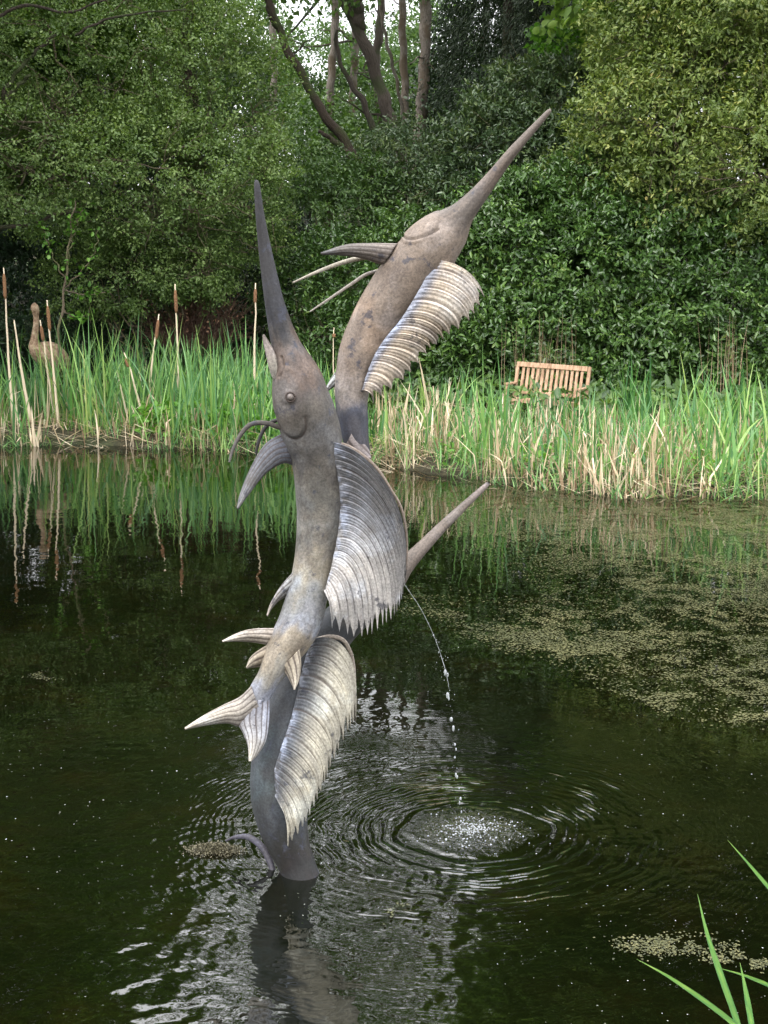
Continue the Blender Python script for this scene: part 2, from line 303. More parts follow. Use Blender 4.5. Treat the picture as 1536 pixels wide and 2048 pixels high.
def water():
    m, nt, out = newmat('pond_water'); L = nt.links.new
    tcn = N(nt, 'ShaderNodeTexCoord')
    def math_(op, a=None, b=None, c=None):
        n = N(nt, 'ShaderNodeMath', operation=op)
        for i, v in enumerate((a, b, c)):
            if v is None: continue
            if isinstance(v, (int, float)): n.inputs[i].default_value = v
            else: L(v, n.inputs[i])
        return n.outputs[0]
    nw = N(nt, 'ShaderNodeTexNoise', Scale=5.0, Detail=2.0); L(tcn.outputs['Object'], nw.inputs['Vector'])
    def dist(c):
        v = N(nt, 'ShaderNodeVectorMath', operation='DISTANCE'); L(tcn.outputs['Object'], v.inputs[0]); v.inputs[1].default_value = (float(c[0]), float(c[1]), 0)
        return math_('ADD', v.outputs['Value'], math_('MULTIPLY', math_('SUBTRACT', nw.outputs['Fac'], .5), .09))
    def rings(c, lam, amp, r0, r1, r2):
        d = dist(c); s = math_('SINE', math_('MULTIPLY', d, 2*math.pi/lam))
        mr = N(nt, 'ShaderNodeMapRange', interpolation_type='SMOOTHSTEP'); mr.inputs['From Min'].default_value = r0; mr.inputs['From Max'].default_value = r1; L(d, mr.inputs['Value'])
        mf = N(nt, 'ShaderNodeMapRange', interpolation_type='SMOOTHSTEP'); mf.inputs['From Min'].default_value = r2; mf.inputs['From Max'].default_value = r1; L(d, mf.inputs['Value'])
        return math_('MULTIPLY', math_('MULTIPLY', s, amp), math_('MULTIPLY', mr.outputs[0], mf.outputs[0]))
    na = N(nt, 'ShaderNodeTexNoise', Scale=3.0, Detail=3.0); L(tcn.outputs['Object'], na.inputs['Vector'])
    pat = N(nt, 'ShaderNodeMapRange'); pat.inputs['From Min'].default_value = .4; pat.inputs['From Max'].default_value = .62; pat.inputs['To Min'].default_value = .15; pat.inputs['To Max'].default_value = 1.2; L(na.outputs['Fac'], pat.inputs['Value'])
    SP2 = (SPL[0]-.05, SPL[1]+.06)
    h = math_('ADD', rings(SPL, .043, .0015, .2, .34, .85), math_('ADD', rings(SP2, .021, .0002, .25, .5, 1.6), rings(SP2, .033, .0005, .2, .5, .95)))
    h = math_('MULTIPLY', h, pat.outputs[0])
    h = math_('ADD', h, rings(SPL, .085, .0017, .14, .24, .34))
    h = math_('ADD', h, rings(STB, .045, .0002, .06, .2, .9))
    # churned water in the splash
    v = N(nt, 'ShaderNodeTexNoise', Scale=34.0, Detail=3.0, Roughness=.6); L(tcn.outputs['Object'], v.inputs['Vector'])
    d = dist(SPL); e = N(nt, 'ShaderNodeMapRange', interpolation_type='SMOOTHSTEP'); e.inputs['From Min'].default_value = .26; e.inputs['From Max'].default_value = .1; L(d, e.inputs['Value'])
    h = math_('ADD', h, math_('MULTIPLY', math_('MULTIPLY', v.outputs['Fac'], .012), e.outputs[0]))
    # small wavelets near the sculpture, calmer far away
    n2 = N(nt, 'ShaderNodeTexNoise', Scale=12.0, Detail=1.5, Roughness=.5); L(tcn.outputs['Object'], n2.inputs['Vector'])
    d2 = dist(STB); e2 = N(nt, 'ShaderNodeMapRange', interpolation_type='SMOOTHSTEP'); e2.inputs['From Min'].default_value = 2.2; e2.inputs['From Max'].default_value = .3
    e2.inputs['To Min'].default_value = .07; e2.inputs['To Max'].default_value = 1; L(d2, e2.inputs['Value'])
    h = math_('ADD', h, math_('MULTIPLY', math_('MULTIPLY', n2.outputs['Fac'], .0052), e2.outputs[0]))
    n4 = N(nt, 'ShaderNodeTexNoise', Scale=1.6, Detail=2.0); L(tcn.outputs['Object'], n4.inputs['Vector'])
    h = math_('ADD', h, math_('MULTIPLY', n4.outputs['Fac'], .004))
    bp = N(nt, 'ShaderNodeBump', Strength=1.0, Distance=1.0); L(h, bp.inputs['Height'])
    fr = N(nt, 'ShaderNodeFresnel', IOR=2.0); L(bp.outputs['Normal'], fr.inputs['Normal'])
    gl = N(nt, 'ShaderNodeBsdfGlossy', Roughness=.012); L(bp.outputs['Normal'], gl.inputs['Normal'])
    tr = N(nt, 'ShaderNodeBsdfTransparent'); tr.inputs['Color'].default_value = (.24, .19, .075, 1)
    df = N(nt, 'ShaderNodeBsdfDiffuse'); df.inputs['Color'].default_value = (.006, .01, .003, 1)
    m0 = N(nt, 'ShaderNodeMixShader'); m0.inputs['Fac'].default_value = .25; L(tr.outputs[0], m0.inputs[1]); L(df.outputs[0], m0.inputs[2])
    mx = N(nt, 'ShaderNodeMixShader'); L(math_('MULTIPLY', fr.outputs['Fac'], 1.0), mx.inputs['Fac']); L(m0.outputs[0], mx.inputs[1]); L(gl.outputs[0], mx.inputs[2])
    L(mx.outputs[0], out.inputs['Surface'])
    V = [(-18, .6, 0), (14, .6, 0), (14, 24, 0), (-18, 24, 0)]
    o = mesh_np('pond_water', V, [[0, 1, 2, 3]], m, smooth=False); tag(o, 'dark still pond water with rings spreading from the splash', kind='structure')
water()

# ------------------------------------------------------------------ leaves
def leaves(name, pos, d, n, ln, wd, rnd, mat, parent=None, fold=.18, curl=.12):
    d = nrm(d); n = nrm(n-d*np.sum(n*d, 1, keepdims=True)); s = np.cross(d, n); L = ln[:, None]; W = wd[:, None]
    b = pos; r1 = pos+.3*L*d+.5*W*s+fold*W*n; r2 = pos+.68*L*d+.42*W*s+(fold*W-curl*.4*L)*n
    tp = pos+L*d-curl*L*n; l2 = pos+.68*L*d-.42*W*s+(fold*W-curl*.4*L)*n; l1 = pos+.3*L*d-.5*W*s+fold*W*n
    V = np.stack([b, r1, r2, tp, l2, l1], 1).reshape(-1, 3); k = np.arange(len(pos))[:, None]*6
    Q = np.concatenate([k+np.array([[0, 1, 2, 3]]), k+np.array([[0, 3, 4, 5]])], 1).reshape(-1, 4)
    return mesh_np(name, V, Q, mat, parent, False, {'rnd': np.repeat(np.clip(rnd, 0, 1), 6)})
def rdir(n): return nrm(RNG.normal(size=(n, 3)))
def crown_pts(blobs, dens, cl=26, spread=.2, back=.25, inner=.35, squash=.6, lump=.2):
    """clump centres near the shells of the blobs -> leaf positions, outward directions, tone"""
    PO = []; OU = []; TO = []
    for bi, (c, r) in enumerate(blobs):
        c = np.array(c, float); r = np.array(r, float)
        area = 4*np.pi*((r[0]*r[1])**1.6/3+(r[0]*r[2])**1.6/3+(r[1]*r[2])**1.6/3)**(1/1.6)
        n = int(area*dens); u = rdir(n)
        keep = (u[:, 1] < .25) | (RNG.random(n) < back); u = u[keep]; n = len(u)
        f = RNG.random(n); rad = np.where(f < inner, .55+.3*RNG.random(n), .88+.14*RNG.random(n))
        rad = rad*(1+lump*(vn(u[:, 0]*3.1+bi*5, u[:, 2]*3.1+u[:, 1]*2)-.5)*2)
        p = c+u*r*rad[:, None]
        ok = np.ones(n, bool)
        for bj, (c2, r2) in enumerate(blobs):
            if bj != bi: ok &= np.sum(((p-np.array(c2))/np.array(r2))**2, 1) > .55
        p = p[ok]; u = nrm(u[ok]/r); tone = RNG.random(len(p))
        ax = nrm(u*.8+rdir(len(p))*.6+np.array([0, 0, .15]))
        k = cl; off = RNG.normal(size=(len(p), k, 3))*spread*np.array([1, 1, squash])*.6; al = RNG.random((len(p), k, 1))*spread*1.6
        q = p[:, None]+off*.6+ax[:, None]*al
        PO.append(q.reshape(-1, 3)); OU.append(np.repeat(ax, k, 0)); TO.append(np.repeat(tone, k))
    return np.vstack(PO), np.vstack(OU), np.concatenate(TO)
def crown(name, blobs, dens, ln, asp, mat, parent, cl=26, spread=.2, up=.6, out=.5, rand=.6, back=.25, inner=.35, lump=.2, cut=None):
    p, o, t = crown_pts(blobs, dens, cl, spread, back, inner, lump=lump)
    g = gh(p[:, 0], p[:, 1]); k = p[:, 2] > g+.02
    if cut is not None: k &= cut(p)
    p, o, t = p[k], o[k], t[k]; n = len(p)
    d = nrm(o*.6+rdir(n)*.9+np.array([0, 0, -.1])); nn = nrm(np.array([0, 0, up])+o*out+rdir(n)*rand)
    L = ln*(.6+.7*RNG.random(n)); rnd = .55*t+.45*RNG.random(n)
    return leaves(name, p, d, nn, L, L*asp*(.8+.4*RNG.random(n)), rnd, mat, parent)
def B(px, py, Y, rx, ry, dep):             # ellipsoid given by its place and size as seen, at real distance Y
    k = mpp(px, py, Y); return (tuple(P(px, py, Y)), (rx*k, dep, ry*k))
def wobble(a, b, n=8, amp=.05, sag=0):
    t = np.linspace(0, 1, n)[:, None]; p = np.array(a)+(np.array(b)-np.array(a))*t
    w_ = RNG.normal(size=(n, 3)).cumsum(0); w_ -= w_[0]+(w_[-1]-w_[0])*t; return p+w_*amp/math.sqrt(n)+np.array([0, 0, 1])*sag*4*t*(1-t)
def branches(blobs, root, n, r0, mat, parent, name='branches', twigs=6, amp=.3):
    lines = []
    for i in range(n):
        c, r = blobs[i % len(blobs)]; u = rdir(1)[0]; u[1] = -abs(u[1]); end = np.array(c)+u*np.array(r)*(.85+.2*random.random())
        st = np.array(root)*(.4)+np.array(c)*.6+RNG.normal(size=3)*np.array(r)*.15 if random.random() < .7 else np.array(root)
        L = wobble(st, end, 10, amp, .1); lines.append((L, np.linspace(r0, r0*.2, 10)))
        for k in range(twigs):
            j = random.randint(4, 9); e2 = L[j]+nrm(nrm(u)*.6+rdir(1)[0])*(.25+.5*random.random()); lines.append((wobble(L[j], e2, 5, .06), np.linspace(r0*.32, r0*.1, 5)))
    return tubes(name, lines, mat, parent, 5)
def plant(name, label, cat, base_xy, group=None):
    z = float(gh(base_xy[0], base_xy[1])); return empty(name, (base_xy[0], base_xy[1], z), label, cat, group)
def trunk_line(px_pts, Y, wpx, to_ground=True, Yend=None):
    c = catmull(np.array([list(q) for q in px_pts], float), 26)
    pts = np.array([P(a, b, Y) for a, b in c]); k = np.array([mpp(a, b, Y) for a, b in c])
    rad = np.interp(np.linspace(0, 1, 26), np.linspace(0, 1, len(wpx)), wpx)*k
    if to_ground:
        d = nrm(pts[-1]-pts[-4]); d[2] = min(d[2], -.7); d = nrm(d); e = pts[-1].copy(); st = []
        for i in range(60):
            e = e+d*.35; d = nrm(d+np.array([0, 0, -.12])); st.append(e.copy())
            if e[2] < gh(e[0], e[1])-.1: break
        pts = np.vstack([pts, st]); rad = np.concatenate([rad, rad[-1]*(1+.03*np.arange(1, len(st)+1))])
    rad = rad*(1+.22*(fbm(np.arange(len(rad))*.6, np.full(len(rad), Y*3.1), 3)-.5)*2)
    pts = pts+.02*np.stack([np.sin(np.arange(len(pts))*1.3), np.cos(np.arange(len(pts))*.9), 0*np.arange(len(pts))], 1)
    return pts, rad

def outer_twigs(blobs, n, mat, parent, r0=.009):
    ln = []
    for i in range(n):
        c, r = blobs[RNG.integers(len(blobs))]; u = nrm(rdir(1)[0]*np.array([1, .35, 1])+np.array([0, -.75, .1])); p = np.array(c)+u*np.array(r)*1.0
        if p[2] < .8: continue
        d = nrm(np.array([RNG.normal()*.9, -.25, .25+RNG.normal()*.35])); L = .5+.9*random.random(); a = p-d*L*.5; b = p+d*L*.5+np.array([0, -.05, 0]); w_ = wobble(a, b, 9, .12, random.uniform(-.05, .1)); ln.append((w_, np.linspace(r0, r0*.3, 9)))
        for k in range(4):
            j = random.randint(2, 7); ln.append((wobble(w_[j], w_[j]+nrm(d+rdir(1)[0]*.8)*(.15+.3*random.random()), 5, .04), np.linspace(r0*.45, r0*.2, 5)))
    return tubes('twigs', ln, mat, parent, 4)
# --- left: fine-leaved alder leaning over the bank, its lower boughs hanging toward the water
def alder():
    t = plant('alder_tree', 'broad light green small-leaved tree overhanging the left bank', 'tree', (-3.2, 13.2*KD))
    blobs = [B(120, 120, 12.6, 230, 190, 1.3), B(290, 150, 12.9, 200, 200, 1.3), B(440, 230, 13.0, 110, 200, 1.1), B(250, 360, 12.3, 260, 130, 1.1),
             B(470, 400, 12.8, 115, 140, 1.0), B(60, 330, 12.0, 170, 110, 1.0), B(370, 490, 12.6, 130, 90, .9), B(-120, 200, 12.2, 180, 200, 1.2)]
    crown('crown', blobs, 42, .052, .55, M['alder'], t, cl=32, spread=.19, inner=.3, lump=.35)
    tubes('trunk', [(wobble((-3.2, 13.2*KD, .3), (-3.0, 13.1*KD, 7.5), 14, .25), np.linspace(.2, .08, 14))], M['bark_moss'], t, 10)
    branches(blobs, (-3.1, 13.1*KD, 3.2), 34, .028, M['twig'], t, twigs=9, amp=.35)
    outer_twigs(blobs, 95, M['twig'], t)
    t2 = plant('tall_alder_tree', 'tall tree rising out of frame above the left bank', 'tree', (-8.2, 15.5*KD))
    up = [((-7.5, 14.5, 7.0), (3.2, 2.4, 2.6)), ((-10.5, 15, 10), (3.2, 2.2, 3.2)), ((-6.4, 15.5, 11), (2.2, 2, 2.6)), ((-8.5, 15, 10.5), (3.3, 2.4, 3)), ((-9, 15.5, 14), (3, 2.4, 3)), ((-5.3, 14.6, 8.6), (1.7, 1.5, 1.6)), ((-12, 14, 8), (3, 3, 5))]
    up += [((-8.5, 11, 12), (2.6, 2.4, 3.2)), ((-6.8, 12.2, 14.5), (2.2, 2, 2.8)), ((-10.5, 9, 9), (2.4, 2.4, 3.5))]
    up = [((a[0], a[1]*KD, a[2]), b) for a, b in up]
    crown('crown', up, 12, .2, .6, M['canopy'], t2, cl=24, spread=.45, inner=.4, back=.5)
    tubes('trunk', [(wobble((-8.2, 15.5*KD, .5), (-8.5, 15.2*KD, 14), 14, .3), np.linspace(.3, .08, 14))], M['bark'], t2, 10)
alder()
def left_dark():
    t = plant('gnarled_tree', 'dark gnarled tree with crooked limbs at the top left corner', 'tree', (-7.6, 13.0*KD))
    bl = [B(-20, 60, 14, 150, 170, 1.2), B(60, 230, 13.8, 150, 120, 1.2)]
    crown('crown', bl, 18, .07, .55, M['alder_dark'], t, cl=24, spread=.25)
    ln = []
    for pts, wp in [([(0, 200), (30, 150), (70, 105), (110, 70)], [5, 2.5]), ([(-60, 60), (0, 30), (60, 10), (130, 25), (210, 0)], [4.5, 2]), ([(-40, 470), (0, 455), (60, 450), (110, 430), (160, 425)], [5, 2.5]),
                    ([(150, 70), (210, 40), (290, 25), (370, 20)], [3, 1.3]), ([(-30, 270), (20, 190), (60, 150)], [6, 3])]:
        ln.append(trunk_line(pts, 11.75, wp, False))
    tubes('limbs', ln, M['bark_moss'], t, 8)
    tubes('trunk', [(wobble((-7.6, 13*KD, .3), (-7.0, 12.5*KD, 6), 10, .25), np.linspace(.22, .1, 10))], M['bark_moss'], t, 10)
left_dark()
def shrub(name, label, blobs, mat, ln, asp, dens, cl=24, spread=.18, br=10, cat='shrub', **kw):
    cs = np.array([b[0] for b in blobs]); bx = cs.mean(0); t = plant(name, label, cat, (bx[0], bx[1]+.2))
    crown('foliage', blobs, dens, ln, asp, mat, t, cl=cl, spread=spread, **kw)
    if br: branches(blobs, (bx[0], bx[1]+.2, float(gh(bx[0], bx[1]))), br, .02, M['twig'], t, name='stems', twigs=4, amp=.2)
    return t
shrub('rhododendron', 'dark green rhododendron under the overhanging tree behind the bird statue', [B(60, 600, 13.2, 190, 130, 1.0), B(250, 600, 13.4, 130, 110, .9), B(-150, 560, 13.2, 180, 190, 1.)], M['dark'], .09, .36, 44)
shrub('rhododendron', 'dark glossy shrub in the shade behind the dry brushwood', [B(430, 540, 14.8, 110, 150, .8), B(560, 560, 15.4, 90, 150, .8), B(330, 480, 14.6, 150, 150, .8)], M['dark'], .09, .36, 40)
shrub('hanging_shrub', 'light green small-leaved bush whose low boughs hang over the brushwood', [B(280, 545, 12.4, 110, 65, .6), B(400, 545, 12.5, 60, 50, .5), B(190, 560, 12.6, 100, 60, .6)], M['alder'], .055, .5, 50, 28, .16)
shrub('laurel_bush', 'mid green bush left of the raised bill of the upper fish', [B(640, 430, 14.6, 110, 110, .9), B(740, 420, 14.8, 110, 90, .9), B(600, 600, 14.2, 90, 90, .7)], M['shrub'], .085, .4, 40)
shrub('laurel_bush', 'leafy dark bush directly behind the upper fish', [B(700, 590, 13.6, 120, 120, .8), B(820, 570, 13.4, 100, 140, .8), B(640, 660, 13.0, 60, 50, .5)], M['laurel'], .09, .4, 44)
shrub('twiggy_shrub', 'thin twiggy shrub below the pale trunks', [B(850, 350, 15.0, 120, 90, .9), B(930, 420, 14.4, 100, 90, .9), B(780, 340, 15.6, 80, 60, .8)], M['rhodo'], .085, .4, 36, br=22)
shrub('rounded_rhododendron', 'rounded grey green rhododendron mound behind the tip of the long bill', [B(1060, 230, 15.0, 110, 90, 1.0), B(1140, 220, 15.0, 90, 90, 1.0), B(1000, 310, 14.6, 110, 90, .9), B(1110, 330, 14.4, 110, 80, .9)], M['rhodo'], .12, .34, 40, 22, .2)
# --- right: glossy laurel hedge and the yellower evergreen oak above it
H = [B(930, 620, 12.9, 80, 190, .8), B(1030, 520, 13.0, 120, 160, .9), B(1050, 700, 12.6, 130, 110, .8), B(1180, 600, 12.7, 140, 190, .9), B(1330, 560, 12.6, 150, 170, .9), B(1320, 720, 12.3, 150, 110, .7),
     B(1480, 600, 12.4, 140, 210, .9), B(1180, 440, 13.2, 150, 110, .9), B(1640, 600, 12.5, 140, 220, 1), B(1190, 770, 12.4, 110, 70, .6), B(1480, 770, 12.2, 110, 70, .6)]
shrub('laurel_hedge', 'big dark glossy laurel hedge behind the wooden bench', H, M['laurel'], .098, .42, 66, 24, .18, br=16, cat='hedge', lump=.3, up=.5, out=.8, rand=.5)
O = [B(1400, 330, 12.6, 150, 130, 1.0), B(1290, 240, 13.0, 120, 120, 1.0), B(1450, 170, 12.8, 160, 150, 1.1), B(1330, 60, 13.2, 130, 120, 1.1), B(1530, 330, 12.2, 120, 130, 1.0), B(1240, 370, 13.2, 120, 80, .9),
     B(1500, 20, 12.8, 150, 120, 1.2), B(1640, 200, 12.6, 120, 220, 1.2)]
def oak():
    t = plant('evergreen_oak', 'yellowish green evergreen tree above the hedge at upper right', 'tree', (5.2, 13.8*KD))
    crown('crown', O, 54, .085, .4, M['oak'], t, cl=24, spread=.2, lump=.35, up=.6, out=.6)
    tubes('trunk', [(wobble((5.2, 13.8*KD, .4), (5.3, 13.6*KD, 9.5), 14, .25), np.linspace(.26, .1, 14))], M['bark'], t, 10)
    branches(O, (5.2, 13.7*KD, 3.5), 46, .022, M['twig'], t, twigs=7, amp=.35)
    outer_twigs(O, 70, M['twig'], t)
    t2 = plant('tall_woodland_tree', 'tall tree rising out of frame above the right bank', 'tree', (6.5, 16*KD))
    up = [((6, 14.5, 9), (3.2, 2.2, 2.6)), ((6.5, 15, 12.5), (3.6, 2.4, 3)), ((6, 15.5, 16), (3.4, 2.4, 3)), ((10, 13, 9), (3, 3, 6))]
    up += [((4.6, 12.5, 12.5), (2.2, 2, 2.8)), ((5, 11.5, 17), (2.6, 2.2, 3.2)), ((7.2, 9.5, 13), (2.4, 2.2, 4)), ((3.4, 13.5, 17.5), (1.8, 1.8, 2.8)), ((3.1, 14.5, 10.9), (1.7, 1.5, 2.2)), ((2.9, 14, 14), (1.7, 1.5, 2.6)), ((5, 12.5, 21), (2.6, 2, 3)), ((3, 13, 22), (2, 2, 2.6))]
    up = [((a[0], a[1]*KD, a[2]), b) for a, b in up]
    crown('crown', up, 11, .2, .55, M['canopy'], t2, cl=22, spread=.45, inner=.4, back=.5)
    tubes('trunk', [(wobble((6.5, 16*KD, 1), (6.5, 15.2*KD, 16), 14, .3), np.linspace(.3, .08, 14))], M['bark'], t2, 10)
oak()

# --- dark conifers behind, woodland beyond, trunks
def conifer(x, y, h, r, label, dens=1.0):
    y = y*KD
    t = plant('conifer', label, 'tree', (x, y), 'dark conifers behind the shrubs'); z0 = float(gh(x, y))
    n = int(2600*dens*h/14); a = RNG.random(n)*2*np.pi; f = RNG.random(n)**.8; z = z0+.8+f*(h-.8); rr = r*(1-.75*f)*(.35+.65*np.sqrt(RNG.random(n)))
    u = np.stack([np.cos(a), np.sin(a), -.35+0*a], 1); st = np.stack([x+u[:, 0]*rr, y+u[:, 1]*rr, z], 1)
    k = 26; q = st[:, None]+u[:, None]*(RNG.random((n, k, 1))*.55)+RNG.normal(size=(n, k, 3))*np.array([.1, .1, .07]); q[..., 2] -= .25*RNG.random((n, k))**2
    q = q.reshape(-1, 3); uu = np.repeat(u, k, 0); m = len(q)
    leaves('crown', q, nrm(uu+rdir(m)*.7+np.array([0, 0, -.5])), nrm(np.array([0, 0, 1])+rdir(m)*.8), .13*(.6+.7*RNG.random(m)), .022*(.7+.6*RNG.random(m)), .4*np.repeat(RNG.random(n), k)+.6*RNG.random(m), M['conifer'], t)
    tubes('trunk', [(wobble((x, y, z0-.2), (x, y, z0+h), 12, .1), np.linspace(.2, .04, 12))], M['bark'], t, 8)
conifer(3.0, 19.5, 17, 1.7, 'dark conifer behind the shrubs, nearest the pale trunks')
conifer(4.9, 18.8, 19, 2.4, 'tall dark conifer behind the rounded rhododendron')
conifer(7.2, 19.0, 18, 2.4, 'dark conifer beside the yellowish evergreen tree', .7)
def woodtree(name, label, pts, Y, wp, mat, crownc=None, extra=(), group='bare trunked woodland trees', leafm='far'):
    L, r = trunk_line(pts, Y, wp); b = L[-1]
    t = empty(name, (b[0], b[1], float(gh(b[0], b[1]))), label, 'tree', group)
    top = L[0]; up = wobble(top+np.array([0, 0, 0.]), top+np.array([(crownc or 0)*1.0, .5, 13]), 16, .35)
    tubes('trunk', [(np.vstack([up[::-1], L[1:]]), np.concatenate([np.linspace(.3, 1, 16)*r[0], r[1:]]))], mat, t, 10)
    ln = [trunk_line(e[0], e[1], e[2], False) for e in extra]
    for i in range(22):
        j = random.randint(0, 13); e = up[j]+nrm(rdir(1)[0]+np.array([0, -.2, .4]))*(1.0+1.6*random.random()); ln.append((wobble(up[j], e, 7, .2), np.linspace(r[0]*.35, r[0]*.08, 7)))
    for i in range(5):
        j = random.randint(2, 20); e = L[j]+nrm(rdir(1)[0]+np.array([0, -.2, .3]))*(.5+.9*random.random()); ln.append((wobble(L[j], e, 6, .12), np.linspace(r[j]*.22, .004, 6)))
    tubes('branches', ln, mat, t, 5)
    bl = [(tuple(up[k]+RNG.normal(size=3)*.5+np.array([0, 0, .6])), (1.3, 1.2, 1.0)) for k in (0, 3, 6, 9, 12)]
    crown('crown', bl, 3.5, .13, .55, M[leafm], t, cl=16, spread=.3, back=1, inner=.3)
woodtree('leaning_tree', 'mossy dark trunk leaning left above the bushes', [(520, -60), (548, 30), (575, 100), (610, 160), (645, 225), (685, 275), (730, 345)], 15.0, [7, 8, 8.5, 9, 10, 9], M['bark_moss'], -1.5,
         extra=[([(637, 262), (668, 282), (700, 312), (728, 342)], 14.9, [4, 7, 8]), ([(560, 60), (540, 20), (530, -40)], 15.0, [9, 6])])
woodtree('leaning_tree', 'thick grey trunk leaning left in the gap in the wood', [(672, -60), (700, 25), (735, 100), (762, 180), (780, 240), (795, 300)], 16.5, [12, 12.5, 13, 14, 17], M['bark'], -.8,
         extra=[([(718, 55), (716, 10), (712, -60)], 16.5, [14, 12, 10]), ([(772, 285), (745, 255), (728, 205), (700, 165), (676, 110), (672, 60)], 16.3, [8, 7, 5, 4])])
for lab, pts, Y, wp, mt in [
    ('pale straight trunk with peeling bark, tallest right of the gap', [(848, -60), (851, 60), (846, 180), (838, 290)], 22, [11, 12, 13], 'bark_pale'),
    ('slim pale trunk just right of the thick leaning trunk', [(806, -60), (805, 60), (810, 180), (812, 290)], 23, [7, 8, 8], 'bark_pale'),
    ('reddish slim trunk against the bright sky gap', [(765, -60), (760, 50), (752, 130), (760, 220)], 24, [9, 9, 9], 'bark'),
    ('slim pale trunk left of the thick leaning trunk', [(668, -60), (670, 60), (662, 160), (660, 250)], 23, [8, 8, 8], 'bark_pale'),
    ('very thin pale stem curving across the gap', [(760, 20), (775, 90), (795, 170), (810, 260)], 19, [3, 3.5, 4], 'bark_pale'),
    ('distant trunk standing left of the mossy leaning trunk', [(540, -60), (546, 60), (548, 160), (545, 260)], 24, [7, 7, 8], 'bark_pale'),
    ('distant pale trunk in the dark conifers', [(968, -60), (972, 30), (965, 90), (968, 150)], 23, [7, 7, 7], 'bark_pale'),
    ('slim trunk between the two leaning trunks', [(712, 80), (708, 150), (704, 230), (710, 290)], 25, [8, 8, 8], 'bark_pale')]:
    woodtree('woodland_tree', lab, pts, Y, wp, M[mt], random.uniform(-.5, .5))
def wood_mass():                         # the wood closing the view up the slope
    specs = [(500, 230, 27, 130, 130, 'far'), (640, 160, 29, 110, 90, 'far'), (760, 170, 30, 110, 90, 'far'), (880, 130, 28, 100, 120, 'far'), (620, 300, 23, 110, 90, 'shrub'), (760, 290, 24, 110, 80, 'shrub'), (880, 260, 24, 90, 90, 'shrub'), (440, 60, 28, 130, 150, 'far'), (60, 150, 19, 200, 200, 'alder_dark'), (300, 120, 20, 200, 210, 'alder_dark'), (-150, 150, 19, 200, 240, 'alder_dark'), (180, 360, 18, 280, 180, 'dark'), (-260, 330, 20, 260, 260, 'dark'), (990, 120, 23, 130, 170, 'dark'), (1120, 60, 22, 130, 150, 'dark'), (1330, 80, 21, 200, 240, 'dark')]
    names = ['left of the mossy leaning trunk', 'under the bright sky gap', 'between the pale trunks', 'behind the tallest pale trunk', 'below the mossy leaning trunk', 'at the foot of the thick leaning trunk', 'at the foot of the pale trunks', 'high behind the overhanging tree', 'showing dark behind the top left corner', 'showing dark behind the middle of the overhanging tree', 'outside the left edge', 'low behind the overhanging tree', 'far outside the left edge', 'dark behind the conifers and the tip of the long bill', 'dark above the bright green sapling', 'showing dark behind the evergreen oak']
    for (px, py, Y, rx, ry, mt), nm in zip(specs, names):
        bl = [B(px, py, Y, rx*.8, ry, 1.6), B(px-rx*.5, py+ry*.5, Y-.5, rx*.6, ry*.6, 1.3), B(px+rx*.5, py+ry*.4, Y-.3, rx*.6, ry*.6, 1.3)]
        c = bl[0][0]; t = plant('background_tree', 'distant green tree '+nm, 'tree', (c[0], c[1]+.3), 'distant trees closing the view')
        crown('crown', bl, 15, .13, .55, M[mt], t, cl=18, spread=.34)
        z = float(gh(c[0], c[1])); tubes('trunk', [(wobble((c[0], c[1]+.3, z-.2), (c[0], c[1]+.3, max(c[2], z+1)), 8, .15), np.linspace(.14, .06, 8))], M['bark'], t, 7)
wood_mass()
shrub('maple_sapling', 'bright green leafy sapling in front of the dark conifers', [B(1150, 115, 15.6, 60, 35, .4), B(1200, 140, 15.6, 50, 40, .4), B(1110, 90, 15.8, 35, 25, .3)], M['maple'], .13, .75, 26, 14, .2, br=5, cat='sapling')

# slope undergrowth so no bare ground shows between the shrubs
def undergrowth():
    n = 70000; x = RNG.uniform(-15, 13, n); d = RNG.uniform(2.2, 20, n); y = yS(x)+d*KD; z = gh(x, y)
    k = fbm(x*.8, y*.8) > .33; k &= ~((x > -3.4) & (x < -1.2) & (d < 9) & (d > 4.5)); x, y, z = x[k], y[k], z[k]; n = len(x)
    p = np.stack([x, y, z+RNG.random(n)*.35*(1+fbm(x, y))], 1)
    leaves('undergrowth', p, nrm(rdir(n)+np.array([0, -.3, .4])), nrm(rdir(n)*.6+np.array([0, -.4, 1])), .1+.12*RNG.random(n), .05+.05*RNG.random(n), RNG.random(n), M['shrub']); tag(bpy.data.objects['undergrowth'], 'low green undergrowth covering the slope under the trees', 'undergrowth', kind='stuff')
    n = 9000; x = RNG.uniform(-4.2, -.4, n); y = yS(x)+RNG.uniform(2.5, 10, n)*KD; p = np.stack([x, y, gh(x, y)+.02+.03*RNG.random(n)], 1)
    o = leaves('leaf_litter', p, rdir(n)*np.array([1, 1, .2]), nrm(rdir(n)*.3+np.array([0, 0, 1])), .06+.05*RNG.random(n), .03+.03*RNG.random(n), RNG.random(n), M['litter']); tag(o, 'reddish brown fallen leaves on the woodland floor', 'leaf litter', kind='stuff')
undergrowth()
